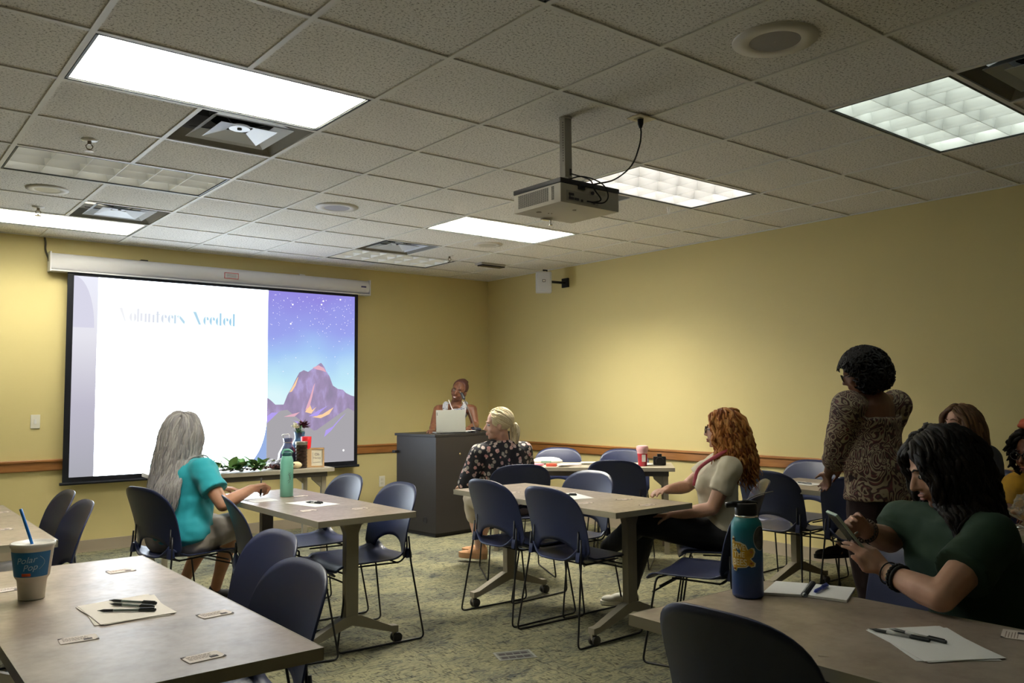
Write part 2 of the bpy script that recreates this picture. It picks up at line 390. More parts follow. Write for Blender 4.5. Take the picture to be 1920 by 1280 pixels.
bm = bmesh.new(); box(bm, -.02, -.0, -.05, .05, -.05, .05); tube(bm, [(-.01, 0, 0), (-.25, .03, 0)], .014, 8); tube(bm, [(-.25, .03, .0), (-.25, .03, .12), (-.29, .05, .12)], .01, 6); obj('bracket', bm, BLKMET, r)
def plate(name, loc, label, cat, normal='y', kind='switch'):
    r = empty(name, loc, 0, label, cat)
    bm = bmesh.new(); box(bm, -.036, .036, -.007, 0, -.058, .058, .003); obj('plate', bm, mat('plate_white', (.80, .77, .66), .4), r)
    bm = bmesh.new()
    if kind == 'switch': box(bm, -.010, .010, -.011, -.0068, -.020, .020, .001); obj('dimmer_slider', bm, WHITE, r)
    else:
        box(bm, -.016, .016, -.0095, -.0068, .008, .034, .002); box(bm, -.016, .016, -.0095, -.0068, -.034, -.008, .002); obj('sockets', bm, mat('socket_face', (.70, .66, .52), .4), r)
plate('wall_switch', (.612, YW, 1.143), 'white wall switch plate left of the screen', 'switch')
plate('wall_outlet', (3.98, YW, .41), 'power outlet low on the front wall left of the lectern', 'outlet', kind='outlet')

# ---------------------------------------------------------------- projection screen with the slide
YS = 4.615
r = empty('projection_screen', (2.21, YW, 2.5), 0, 'pull-down projection screen showing a white slide and a night mountain picture', 'screen'); R0 = V((2.21, YW, 2.5))
def loc_(x, y, z): return V((x, y, z))-R0
CASE = mat('screen_case', (.74, .73, .76), .35, spec=.5)
bm = bmesh.new(); prof = []
for k in range(13):
    a = PI*.5+PI*k/12; prof.append((-.062+.058*math.cos(a)*1.0, .02+.072*math.sin(a)))
prof = [(.0, .092), (-.062, .092)]+[(-.070-.040*math.sin(PI*k/10), .02+.070*math.cos(PI*k/10)) for k in range(11)]+[(-.114, -.056), (-.114, -.068), (0, -.068)]
prism(bm, prof, 'x', .675-R0.x, 3.762-R0.x); cs = obj('case', bm, CASE, r, auto=.5)
for x in (.675, 3.762):
    bm = bmesh.new(); box(bm, x-R0.x-.006, x-R0.x+.006, -.118, 0, -.072, .098, .002); obj('end_cap', bm, CASE, r)
bm = bmesh.new(); box(bm, 3.655-R0.x, 3.715-R0.x, -.1125, -.108, .012, .028); obj('badge', bm, mat('badge_blue', (.05, .05, .18), .4), r)
bm = bmesh.new(); box(bm, 2.17-R0.x, 2.31-R0.x, -.1115, -.1075, -.014, .046); lb = obj('warning_sticker', bm, mat('sticker_red', (.55, .10, .12), .5), r)
bm = bmesh.new(); box(bm, 2.177-R0.x, 2.303-R0.x, -.1122, -.111, -.007, .039); obj('sticker_face', bm, mat('sticker_face', (.72, .70, .72), .5), r)
TXT = mat('ink_grey', (.25, .23, .25), .7)
for k in range(3):
    bm = bmesh.new(); box(bm, 2.19-R0.x, 2.29-R0.x, -.1127, -.1121, .026-.013*k, .031-.013*k); obj('sticker_line', bm, TXT, r)
for x in (1.45, 3.0):
    bm = bmesh.new(); box(bm, x-R0.x-.03, x-R0.x+.03, -.06, 0, .093, .103); obj('wall_bracket', bm, BLKMET if x < 2 else WHITE, r)
bm = bmesh.new(); tube(bm, catmull([(.64-R0.x, -.012, .226), (.648-R0.x, -.016, .18), (.650-R0.x, -.012, .12), (.668-R0.x, -.03, .05), (.672-R0.x, -.04, .02)]), .008, 6); obj('power_cord', bm, mat('cord_olive', (.10, .085, .05), .6), r, smooth=True)
Z0, Z1, X0, X1 = .612, 2.44, .812, 3.626
BORD = mat('screen_border', (.006, .007, .012), .55, spec=.3)
bm = bmesh.new(); box(bm, X0-R0.x, X1-R0.x, YS-YW, YS-YW+.003, Z0-R0.z, Z1-R0.z); obj('screen_cloth', bm, BORD, r)
bm = bmesh.new(); tube(bm, [loc_(X0-.02, YS, Z0-.005), loc_(X1+.02, YS, Z0-.005)], .013, 8); obj('bottom_bar', bm, BORD, r)
# slide: what the projector throws on the cloth, a lit screen
def emat(name, c, s=1.0):
    m = bpy.data.materials.new(name); m.use_nodes = True; nt = m.node_tree; nt.nodes.clear()
    o = nt.nodes.new('ShaderNodeOutputMaterial'); e = nt.nodes.new('ShaderNodeEmission'); e.inputs[1].default_value = s*SCREEN_GAIN
    e.inputs[0].default_value = col3(c); nt.links.new(e.outputs[0], o.inputs[0]); return m, nt, e
def flat(name, poly, dy, m, tri=False):
    bm = bmesh.new(); vs = [bm.verts.new(loc_(x, YS-dy, z)) for x, z in poly]; f = bm.faces.new(vs)
    bmesh.ops.triangulate(bm, faces=[f]); bmesh.ops.recalc_face_normals(bm, faces=bm.faces)
    me = bpy.data.meshes.new(name); bm.to_mesh(me); bm.free(); return link(name, me, m, r, False)
sx0, sx1, sz0, sz1, xs = .862, 3.586, .660, 2.405, 2.621
# left band (lilac, lighter at the top), gradient along the height of the slide
m1, nt, e = emat('slide_lilac', (.6, .6, .7), 1.0)
tc = nt.nodes.new('ShaderNodeTexCoord'); sp_ = nt.nodes.new('ShaderNodeSeparateXYZ'); nt.links.new(tc.outputs['Generated'], sp_.inputs[0])
nt.links.new(ramp(nt, [(0, (.40, .40, .45)), (.35, (.52, .50, .60)), (.7, (.80, .79, .86)), (1, (.86, .87, .98))], sp_.outputs[2]), e.inputs[0])
flat('slide_band', [(sx0, sz0), (1.056, sz0), (1.056, sz1), (sx0, sz1)], .0010, m1)
m2, nt, e = emat('slide_white', (.80, .90, 1.0), 1.0)
tc = nt.nodes.new('ShaderNodeTexCoord'); sp_ = nt.nodes.new('ShaderNodeSeparateXYZ'); nt.links.new(tc.outputs['Generated'], sp_.inputs[0])
nt.links.new(ramp(nt, [(0, (1, 1, 1)), (.55, (1, 1, 1)), (.72, (.155, .155, .155)), (.92, (.155, .155, .155)), (1, (.5, .5, .5))], sp_.outputs[2]), e.inputs[1])
mu_ = nt.nodes.new('ShaderNodeMath'); mu_.operation = 'MULTIPLY'; mu_.inputs[1].default_value = 8.5*SCREEN_GAIN; l0 = e.inputs[1].links[0]; fs_ = l0.from_socket; nt.links.remove(l0); nt.links.new(fs_, mu_.inputs[0]); nt.links.new(mu_.outputs[0], e.inputs[1])
poly = [(1.056, sz0)]
R_ = .40
for k in range(17):
    a = -PI/2+PI/2*k/16; poly.append((xs-R_*.68+R_*.68*math.cos(a), sz0+R_*1.25+R_*1.25*math.sin(a)))
poly += [(xs, sz1), (1.056, sz1)]
flat('slide_blue', [(2.2, sz0), (xs, sz0), (xs, sz0+.6), (2.2, sz0+.6)], .0006, emat('slide_blue', (.36, .50, .86), .9)[0])
flat('slide_page', poly, .0012, m2)
flat('slide_corner', [(sx0, sz1)]+[(sx0+.17*math.sin(PI/2*k/10), sz1-.45+.45*math.cos(PI/2*k/10)) for k in range(11)]+[(sx0, sz1-.45)], .0014, emat('slide_corner', (.70, .69, .82), 1.0)[0])
# night sky
m3, nt, e = emat('slide_sky', (.3, .3, .8), 1.0)
tc = nt.nodes.new('ShaderNodeTexCoord'); sp_ = nt.nodes.new('ShaderNodeSeparateXYZ'); nt.links.new(tc.outputs['Generated'], sp_.inputs[0])
n = nt.nodes.new('ShaderNodeTexNoise'); n.inputs['Scale'].default_value = 1.6; nt.links.new(tc.outputs['Object'], n.inputs['Vector'])
ma = nt.nodes.new('ShaderNodeMath'); ma.operation = 'MULTIPLY_ADD'; ma.inputs[1].default_value = .35; nt.links.new(n.outputs[0], ma.inputs[0]); nt.links.new(sp_.outputs[2], ma.inputs[2])
su = nt.nodes.new('ShaderNodeMath'); su.operation = 'SUBTRACT'; su.inputs[1].default_value = .175; nt.links.new(ma.outputs[0], su.inputs[0])
nt.links.new(ramp(nt, [(.36, (.72, .93, .97)), (.48, (.55, .84, .95)), (.62, (.38, .58, .93)), (.78, (.33, .38, .86)), (1.0, (.30, .26, .76))], su.outputs[0]), e.inputs[0])
flat('slide_sky', [(xs, sz0), (sx1, sz0), (sx1, sz1), (xs, sz1)], .0010, m3)
bm = bmesh.new(); rnd = random.Random(3)
for k in range(190):
    x = rnd.uniform(xs+.02, sx1-.02); z = sz1-abs(rnd.gauss(0, .33))-.02
    if z < 1.5: continue
    a = rnd.choice([.0022, .003, .003, .0045]) if k > 5 else .010
    bm.faces.new([bm.verts.new(loc_(x+a*math.cos(t), YS-.0016, z+a*math.sin(t))) for t in (0, PI/3, 2*PI/3, PI, 4*PI/3, 5*PI/3)])
tag(obj('slide_stars', bm, emat('slide_star', (.85, .80, 1), 1.3)[0], r), kind='stuff')
def pix(u, v):   # slide-relative fractions of the mountain picture
    return (xs+(sx1-xs)*u, sz0+(sz1-sz0)*v)
ridge = [(0, .385), (.04, .37), (.09, .345), (.14, .33), (.18, .345), (.22, .40), (.27, .445), (.31, .49), (.35, .53), (.40, .545), (.45, .535), (.50, .53), (.53, .565), (.58, .585), (.60, .59), (.64, .565), (.66, .54), (.70, .51), (.74, .455), (.77, .43), (.80, .435), (.86, .43), (.91, .405), (.96, .395), (1, .39)]
def mmat(name, stops, scale, st):
    m, nt, e = emat(name, (.4, .3, .6), 1.0); tc = nt.nodes.new('ShaderNodeTexCoord')
    mp = nt.nodes.new('ShaderNodeMapping'); mp.inputs['Scale'].default_value = st; mp.inputs['Rotation'].default_value = (0, .6, 0); nt.links.new(tc.outputs['Object'], mp.inputs[0])
    n = nt.nodes.new('ShaderNodeTexNoise'); n.inputs['Scale'].default_value = scale; n.inputs['Detail'].default_value = 6; nt.links.new(mp.outputs[0], n.inputs['Vector'])
    nt.links.new(ramp(nt, stops, n.outputs[0]), e.inputs[0]); return m
flat('slide_mountain', [pix(u, v) for u, v in ridge]+[pix(1, .15), pix(0, .15)], .0020, mmat('slide_rock', [(.3, (.30, .25, .38)), (.5, (.37, .29, .47)), (.62, (.46, .38, .66)), (.75, (.40, .30, .50))], 7, (1.6, 1, .7)))
fore = [(0, .12), (0, .25), (.08, .285), (.15, .31), (.22, .315), (.30, .28), (.36, .255), (.44, .21), (.52, .19), (.60, .17), (.68, .20), (.78, .245), (.84, .275), (.92, .32), (1, .30), (1, .0), (0, .0)]
flat('slide_foreground', [pix(u, v) for u, v in fore], .0024, emat('slide_fore', (.40, .385, .41), 1.0)[0])
lit = emat('slide_light', (1, .66, .38), 1.0)[0]; lit2 = emat('slide_pink', (.80, .45, .55), 1.0)[0]; vio = emat('slide_violet', (.46, .36, .88), 1.0)[0]
for k, (m_, pts) in enumerate([(lit, [(.42, .30), (.47, .35), (.50, .31), (.55, .33), (.49, .29)]), (lit, [(.50, .27), (.62, .285), (.70, .31), (.75, .325), (.70, .285), (.60, .262)]),
        (lit, [(.24, .415), (.29, .46), (.33, .50), (.34, .505), (.31, .455), (.27, .42)]), (lit2, [(.42, .31), (.47, .38), (.51, .45), (.53, .47), (.50, .39), (.47, .33)]),
        (lit2, [(.50, .56), (.57, .575), (.63, .56), (.66, .535), (.60, .545), (.55, .55)]), (lit2, [(.18, .275), (.28, .29), (.36, .30), (.30, .275)]),
        (vio, [(.46, .275), (.58, .31), (.68, .335), (.60, .30), (.56, .275)]), (vio, [(.24, .26), (.30, .25), (.36, .225), (.42, .205), (.34, .245)]),
        (vio, [(.66, .19), (.74, .21), (.84, .265), (.90, .29), (.80, .235), (.72, .185), (.64, .15)]), (vio, [(.0, .24), (.06, .27), (.12, .30), (.05, .30), (0, .28)])]):
    flat('slide_highlight', [pix(u, v) for u, v in pts], .0028+.0002*k, m_)
bm = bmesh.new(); bmesh.ops.create_circle(bm, cap_ends=True, segments=12, radius=.012, matrix=M.Translation(loc_(3.462, YS-.0034, .775)) @ M.Rotation(PI/2, 4, 'X')); obj('slide_logo', bm, emat('slide_dot', (1, 1, 1), 1.1)[0], r)
mt_, nt, e = emat('slide_title', (.55, .78, .93), 1.0)
tc = nt.nodes.new('ShaderNodeTexCoord'); sp_ = nt.nodes.new('ShaderNodeSeparateXYZ'); nt.links.new(tc.outputs['Object'], sp_.inputs[0])
mr = nt.nodes.new('ShaderNodeMapRange'); mr.inputs[1].default_value = 1.22-R0.x; mr.inputs[2].default_value = 2.35-R0.x; nt.links.new(sp_.outputs[0], mr.inputs[0])
nt.links.new(ramp(nt, [(0, (.92, .92, .94)), (.2, (.80, .80, .86)), (.38, (.68, .74, .84)), (.5, (.50, .72, .86)), (1, (.34, .62, .82))], mr.outputs[0]), e.inputs[0])
def glyphs(bm, s, x, z, h, dy):
    """fat high-contrast stencil letters: thick stems and crescents, hairlines left out"""
    w = h*.30; xh = h*.66
    def quad(p): bm.faces.new([bm.verts.new(loc_(a, YS-dy, b)) for a, b in p])
    def cres(cx, cz, rx, rz, a0, a1, t, n=10):
        P_ = [(cx+rx*math.cos(a0+(a1-a0)*k/n), cz+rz*math.sin(a0+(a1-a0)*k/n)) for k in range(n+1)]
        Q_ = [(cx+(rx-t*math.sin(PI*k/n)-.001)*math.cos(a0+(a1-a0)*k/n), cz+(rz-.002)*math.sin(a0+(a1-a0)*k/n)) for k in range(n+1)]
        for k in range(n): quad([P_[k], P_[k+1], Q_[k+1], Q_[k]])
    st = h*.135
    for ch in s:
        if ch == ' ': x += h*.50; continue
        if ch == 'V': quad([(x, z+h), (x+st*1.5, z+h), (x+h*.46, z), (x+h*.40, z)]); x += h*.72
        elif ch == 'N': quad([(x, z+h), (x+st*1.7, z+h), (x+h*.62, z), (x+h*.46, z)]); x += h*.80
        elif ch in 'oe':
            cres(x+w*.8, z+xh/2, w*.75, xh/2, PI*.5, PI*1.5, st*1.25); 
            if ch == 'o': cres(x+w*.95, z+xh/2, w*.75, xh/2, -PI*.5, PI*.5, st*1.25); x += h*.56
            else: quad([(x+w*.95, z+xh), (x+w*1.45, z+xh*.85), (x+w*1.45, z+xh*.56), (x+w*.95, z+xh*.62)]); x += h*.50
        elif ch == 'd': cres(x+w*.8, z+xh/2, w*.75, xh/2, PI*.5, PI*1.5, st*1.25); quad([(x+w*1.1, z+h), (x+w*1.1+st, z+h), (x+w*1.1+st, z), (x+w*1.1, z)]); x += h*.60
        elif ch == 'l': quad([(x, z+h), (x+st, z+h), (x+st, z), (x, z)]); x += h*.24
        elif ch in 'un':
            quad([(x, z+xh), (x+st, z+xh), (x+st, z+(0 if ch == 'n' else .1*xh)), (x, z+(0 if ch == 'n' else .1*xh))]); quad([(x+w*1.05, z+xh*(.9 if ch == 'n' else 1)), (x+w*1.05+st, z+xh*(.9 if ch == 'n' else 1)), (x+w*1.05+st, z), (x+w*1.05, z)]); x += h*.58
        elif ch == 't': quad([(x+st*.3, z+h*.86), (x+st*1.3, z+h*.86), (x+st*1.3, z), (x+st*.3, z)]); quad([(x-st*.2, z+xh), (x+st*2.1, z+xh), (x+st*2.1, z+xh*.93), (x-st*.2, z+xh*.93)]); x += h*.36
        elif ch == 'r': quad([(x, z+xh), (x+st, z+xh), (x+st, z), (x, z)]); cres(x+w*1.05, z+xh*.84, st*.6, st*.6, 0, 2*PI, st*.55); x += h*.42
        elif ch == 's': quad([(x, z+xh*.95), (x+st*1.2, z+xh*.72), (x+w*1.35, z+xh*.28), (x+w*1.25, z+.0), (x+w*.9, z+.1*xh), (x, z+xh*.62)]); x += h*.50
    return x
for w_s, w_x in (('Volunteers', 1.235), ('Needed', 1.885)):
    bm = bmesh.new(); glyphs(bm, w_s, w_x, 2.028, .118, .0022); me = bpy.data.meshes.new('slide_title'); bm.to_mesh(me); bm.free(); link('slide_title', me, mt_, r, False)
bl_m = emat('slide_bullet', (.55, .72, .85), 1.0)[0]
for z in (1.50, 1.40, 1.30, 1.20):
    bm = bmesh.new(); box(bm, 1.22-R0.x-.006, 1.22-R0.x+.006, YS-.0028-YW, YS-.002-YW, z-R0.z-.004, z-R0.z+.004); obj('slide_bullet', bm, bl_m, r)

# ---------------------------------------------------------------- projector on its ceiling pole
PB = mat('projector_beige', (.50, .47, .40), .42); PBK = mat('projector_black', (.015, .013, .018), .4); GREY = mat('pole_grey', (.42, .41, .37), .4)
r = empty('projector', (2.11, -.35, 2.247), 0, 'beige projector hanging from a ceiling pole with black cables', 'projector')
bm = bmesh.new(); box(bm, -.197, .197, -.175, .175, 0, .095, .010); obj('body', bm, PB, r, auto=.6)
bm = bmesh.new(); box(bm, -.199, .199, -.177, .177, .094, .118, .006); box(bm, -.12, .10, -.12, .12, .117, .124, .003); obj('top_cover', bm, PBK, r, auto=.6)
for k, (y0, y1) in enumerate(((-.09, .14), (-.13, -.11))):
    bm = bmesh.new()
    n_ = 16 if k == 0 else 2
    for a in range(n_):
        for b in range(13):
            y = y0+(y1-y0)*(a+.5)/n_; z = .018+.066*(b+.5)/13; box(bm, -.1986, -.1965, y-(y1-y0)/n_*.36, y+(y1-y0)/n_*.36, z-.0013, z+.0013)
    obj('vent_grille', bm, mat('vent_dark', (.06, .055, .05), .7), r)
bm = bmesh.new(); box(bm, -.16, .05, -.1765, -.1745, .012, .062); obj('connector_panel', bm, mat('panel_grey', (.36, .34, .30), .5), r)
PORT = mat('port_dark', (.05, .04, .05), .5)
for (x, z, w_) in ((-.13, .045, .016), (-.13, .025, .016), (-.095, .025, .014), (-.06, .022, .006), (-.16+.02, .035, .003), (.02, .022, .005)):
    bm = bmesh.new(); box(bm, x-w_, x+w_, -.180, -.1755, z-.006, z+.006, .002); obj('port', bm, PORT, r)
bm = bmesh.new(); box(bm, .055, .10, -.1765, -.1748, .068, .086); obj('rating_label', bm, mat('label_tan', (.40, .38, .30), .5), r)
bm = bmesh.new(); lathe(bm, [(.009, 0), (.009, .004)], 12, (0, 0, 0)); bmesh.ops.transform(bm, matrix=M.Translation((.012, -.176, .070)) @ M.Rotation(PI/2, 4, 'X'), verts=bm.verts); obj('jack', bm, PORT, r)
bm = bmesh.new(); box(bm, -.085, -.045, -.185, -.172, .075, .100, .002); obj('power_inlet', bm, BLACK, r)
for (x, y, a) in ((-.13, .06, .014), (-.075, .05, .004), (-.060, .045, .004), (-.02, -.08, .01)):
    bm = bmesh.new(); lathe(bm, [(a, -.002), (a*.9, .001)], 12, (x, y, 0)); obj('bottom_screw', bm, mat('screw_brown', (.20, .17, .12), .5), r)
bm = bmesh.new(); lathe(bm, [(.004, -.028), (.004, 0)], 8, (.03, .155, 0)); lathe(bm, [(.011, -.032), (.011, -.026)], 12, (.03, .155, 0)); box(bm, -.03, .03, .145, .165, -.010, 0, .002); obj('adjustable_foot', bm, CHROME, r)
bm = bmesh.new(); lathe(bm, [(.045, 0), (.045, .03), (.038, .032)], 24); bmesh.ops.transform(bm, matrix=M.Translation((.10, .175, .055)) @ M.Rotation(-PI/2, 4, 'X'), verts=bm.verts)
obj('lens_ring', bm, PBK, r, auto=.6)
bm = bmesh.new(); lathe(bm, [(.034, 0), (.02, .008), (.002, .010)], 24, capb=True, capt=False); bmesh.ops.transform(bm, matrix=M.Translation((.10, .200, .055)) @ M.Rotation(-PI/2, 4, 'X'), verts=bm.verts)
obj('lens', bm, mat('lens_glow', (.3, .3, .35), .05, emit=(.8, .9, 1), es=3), r, smooth=True)
bm = bmesh.new(); box(bm, -.10, .10, -.02, .02, .122, .132, .002); box(bm, -.02, .02, -.10, .10, .122, .132, .002)
for sx in (-1, 1): tube(bm, [(sx*.03, -.05, .13), (sx*.05, -.07, .155), (sx*.02, 0, .17)], .006, 6)
lathe(bm, [(.03, .13), (.034, .15), (.03, .18)], 16); obj('mount_bracket', bm, GREY, r, auto=.6)
bm = bmesh.new(); box(bm, -.024, .024, -.020, .020, .155, H-2.247-.004, .004); obj('pole', bm, GREY, r, auto=.6)
bm = bmesh.new()
for k in range(16): box(bm, -.0246, -.0238, -.010, -.004, .26+.013*k, .266+.013*k)
obj('pole_slots', bm, PORT, r)
bm = bmesh.new(); box(bm, .006, .018, -.0215, -.0195, .19, .225); obj('pole_window', bm, PORT, r)
bm = bmesh.new(); lathe(bm, [(.032, H-2.247-.012), (.034, H-2.247-.001)], 24); obj('ceiling_flange', bm, GREY, r, auto=.6)
CAB = mat('cable_black', (.008, .008, .009), .45)
bm = bmesh.new(); tube(bm, catmull([(.015, -.02, .20), (.04, -.09, .17), (.01, -.17, .13), (-.01, -.21, .08), (.03, -.215, .035), (.0, -.20, .02), (-.035, -.185, .022)]), .0035, 6)
tube(bm, catmull([(-.05, -.05, .15), (-.02, -.14, .155), (.05, -.20, .12), (.07, -.225, .06), (.045, -.22, .02), (-.01, -.19, .018)]), .0035, 6); obj('signal_cables', bm, CAB, r, smooth=True)
bm = bmesh.new(); tube(bm, catmull([(-.065, -.185, .09), (-.02, -.23, .10), (.09, -.25, .135), (.20, -.26, .22), (.26, -.26, .33), (.285, -.25, .40), (.288, -.245, .43)]), .0040, 6); obj('power_cable', bm, CAB, r, smooth=True)
bm = bmesh.new(); lathe(bm, [(.007, .43), (.014, .45), (.016, .478), (.014, .482)], 12, (.288, -.245, 0)); obj('plug', bm, CAB, r, auto=.6)

# ---------------------------------------------------------------- tables
def m_table():
    m = bpy.data.materials.new('table_laminate'); m.use_nodes = True; nt = m.node_tree; b = nt.nodes['Principled BSDF']; tc = nt.nodes.new('ShaderNodeTexCoord')
    n = nt.nodes.new('ShaderNodeTexNoise'); n.inputs['Scale'].default_value = 7; n.inputs['Detail'].default_value = 8; n.inputs['Roughness'].default_value = .65
    nt.links.new(tc.outputs['Object'], n.inputs['Vector'])
    nt.links.new(ramp(nt, [(.30, (.21, .165, .125)), (.50, (.30, .24, .19)), (.70, (.37, .31, .25))], n.outputs[0]), b.inputs['Base Color'])
    n2 = nt.nodes.new('ShaderNodeTexNoise'); n2.inputs['Scale'].default_value = 40; nt.links.new(tc.outputs['Object'], n2.inputs['Vector'])
    nt.links.new(ramp(nt, [(.3, (.28,)*3), (.7, (.38,)*3)], n2.outputs[0]), b.inputs['Roughness']); b.inputs['Specular IOR Level'].default_value = .55
    return m
TOP = m_table(); EDGE = mat('table_edge', (.33, .30, .22), .45); LEG = mat('leg_taupe', (.27, .24, .18), .42, spec=.5); WHEEL = mat('caster_rubber', (.05, .045, .04), .6)
def table(x0, x1, y0, y1, label, rz=0, kind='t', wheel=WHEEL, edge=EDGE, top=TOP):
    W_, L_ = x1-x0, y1-y0
    r = empty('training_table', ((x0+x1)/2, (y0+y1)/2, 0), rz, label, 'table', 'grey-brown wheeled training tables')
    w2, l2 = W_/2, L_/2
    bm = bmesh.new(); box(bm, -w2+.002, w2-.002, -l2+.002, l2-.002, TZ-.030, TZ-.0006); obj('tabletop', bm, top, r)
    bm = bmesh.new()
    for q in ((-w2, -w2+.003, -l2, l2), (w2-.003, w2, -l2, l2), (-w2, w2, -l2, -l2+.003), (-w2, w2, l2-.003, l2)): box(bm, *q, TZ-.031, TZ, .0006)
    obj('edge_band', bm, edge, r)
    for s in (-1, 1):
        yc = s*(l2-.20)
        bm = bmesh.new()
        prism(bm, [(-.035, .14), (.035, .14), (.036, TZ-.11), (.052, TZ-.07), (.10, TZ-.035), (-.10, TZ-.035), (-.052, TZ-.07), (-.036, TZ-.11)], 'y', yc-.022, yc+.022)
        box(bm, -w2+.06, w2-.06, yc-.03, yc+.03, TZ-.042, TZ-.0305); obj('leg', bm, LEG, r, auto=.5)
        for sx in (-1, 1):
            bm = bmesh.new(); q = w2-.015
            prism(bm, [(0, .19), (sx*.05, .185), (sx*(q-.03), .098), (sx*(q+.012), .094), (sx*(q+.012), .062), (sx*(q-.02), .062), (sx*.05, .125), (0, .14)], 'y', yc-.024, yc+.024)
            obj('foot', bm, LEG, r, auto=.5)
            ca = bmesh.new(); lathe(ca, [(.007, .058), (.007, .09)], 8, (sx*q, yc, 0)); box(ca, sx*q-.010, sx*q+.022, yc-.008, yc+.008, .03, .062, .004)
            c_ = obj('caster', ca, LEG, r)
            bw = bmesh.new()
            for t in (-1, 1):
                mtx = M.Translation((sx*q+.012, yc+t*.014, .0275)) @ M.Rotation(PI/2, 4, 'X')
                b0 = len(bw.verts); lathe(bw, [(.018, -.009), (.0265, -.007), (.0275, 0), (.0265, .007), (.018, .009)], 18); bw.verts.ensure_lookup_table()
                bmesh.ops.transform(bw, matrix=mtx, verts=bw.verts[b0:])
            obj('wheel', bw, wheel, c_, auto=.6)
    bm = bmesh.new(); box(bm, -.02, .02, -l2+.22, l2-.22, TZ-.07, TZ-.040); obj('stretcher', bm, LEG, r)
    return r
table(-.372, .243, -1.485, .085, 'near left training table with the drink cup and three pens')
table(-.56, .062, .70, 2.26, 'training table cut by the left edge, behind the one with the drink cup')
table(1.155, 1.720, .43, 1.95, 'training table with the mint bottle where the teal shirt woman writes', wheel=mat('caster_black', (.01, .01, .01), .5))
table(2.470, 3.085, -.315, 1.165, 'middle training table with two dark chairs pushed under its left side')
table(1.040, 1.705, -3.27, -1.75, 'near right training table holding the blue bottle and open notebook')
table(4.12, 4.73, -1.42, .12, 'training table beside the right wall behind the standing woman', rz=-math.radians(5))
table(3.27, 3.88, -3.30, -1.80, 'training table at the right edge holding clear bags')
# static tables: the refreshment table under the screen and the diagonal one in the corner
def folding_table(x, y, rz, L_, D_, label, edge):
    r = empty('side_table', (x, y, 0), rz, label, 'table')
    bm = bmesh.new(); box(bm, -L_/2, L_/2, -D_/2, D_/2, TZ-.032, TZ, .003); obj('tabletop', bm, edge, r)
    bm = bmesh.new(); box(bm, -L_/2+.05, L_/2-.05, -D_/2+.04, D_/2-.04, TZ-.075, TZ-.0325); obj('apron', bm, mat('apron_dark', (.10, .09, .08), .5), r)
    for sx in (-1, 1):
        for sy_ in (-1, 1):
            x_ = sx*(L_/2-.075); y_ = sy_*(D_/2-.07)
            bm = bmesh.new(); box(bm, x_-.02, x_+.02, y_-.02, y_+.02, 0, TZ-.075, .003)
            prism(bm, [(x_-sx*.02, TZ-.0755), (x_-sx*.11, TZ-.0755), (x_-sx*.10, TZ-.10), (x_-sx*.02, TZ-.17)], 'y', y_-.012, y_+.012)
            obj('leg', bm, LEG, r)
LT = mat('table_light', (.40, .36, .28), .5)
folding_table(1.975, 3.595, math.radians(-3), 1.45, .56, 'refreshment table in front of the projection screen with greenery and jars', LT)
FA = math.atan2(1.347-2.011, 4.521-3.886)
fc = V((4.30, 1.60))+V((.8, .6))*.02
folding_table(4.43, 2.015, FA, 1.60, .56, 'narrow table standing diagonally in the corner with wipes and the red bottle', LT)

# ---------------------------------------------------------------- stacking chairs
NAVY = mat('chair_navy', (.022, .030, .080), .36, spec=.55, bump=(700, .10))
ROD = BLKMET
def back_mesh():
    bm = bmesh.new(); cols = []; hw, z1, zc = .232, .835, .655
    xs_ = [math.sin(PI/2*k/12) for k in range(-12, 13)]
    for a in xs_:
        x = a*hw; zt = zc+(z1-zc)*(max(0, 1-abs(a)**3.0))**(1/3.0)
        zb = .452 if abs(x) > .165 else .452+.088*math.sqrt(max(0, 1-(x/.165)**2))
        if abs(a) > .93: zb = .452+(abs(a)-.93)*.5
        c = []
        for k in range(13):
            z = zb+(zt-zb)*k/12; t = (z-.49)/.345
            y = -.205-.030*max(0, t)-.062*max(0, t)**2.2+.050*(x/hw)**2*(1-.35*max(0, t))
            c.append(bm.verts.new((x, y, z)))
        cols.append(c)
    for i in range(len(cols)-1):
        for k in range(12): bm.faces.new((cols[i][k], cols[i+1][k], cols[i+1][k+1], cols[i][k+1]))
    return bm
def seat_mesh():
    bm = bmesh.new(); rows = []; n = 16
    for j in range(21):
        v = j/20; row = []
        for i in range(n+1):
            u = -1+2*i/n
            hw = .225 if v < .75 else .225-.045*((v-.75)/.25)**2
            if v < .12: hw = .225-.03*(1-v/.12)**2
            x = u*hw
            y = .235-.44*v
            z = .437-.012*(1-u*u)*math.sin(PI*min(1, v*1.1))
            z -= .035*max(0, 1-v/.13)**2                        # waterfall front
            if v > .72:                                          # rear lip sweeps up, higher at the sides
                q = (v-.72)/.28; z += q**2*(.002+.058*max(0, (abs(u)-.45)/.55)**2)
                y += .0
            y -= .035*(1-u*u)*max(0, (v-.7)/.3)**1.5
            z += .010*abs(u)**4
            row.append(bm.verts.new((x, y, z)))
        rows.append(row)
    for j in range(20):
        for i in range(n): bm.faces.new((rows[j][i], rows[j][i+1], rows[j+1][i+1], rows[j+1][i]))
    return bm
def solid(o, t, lv=0):
    md = o.modifiers.new('thick', 'SOLIDIFY'); md.thickness = t; md.offset = 0
    return o
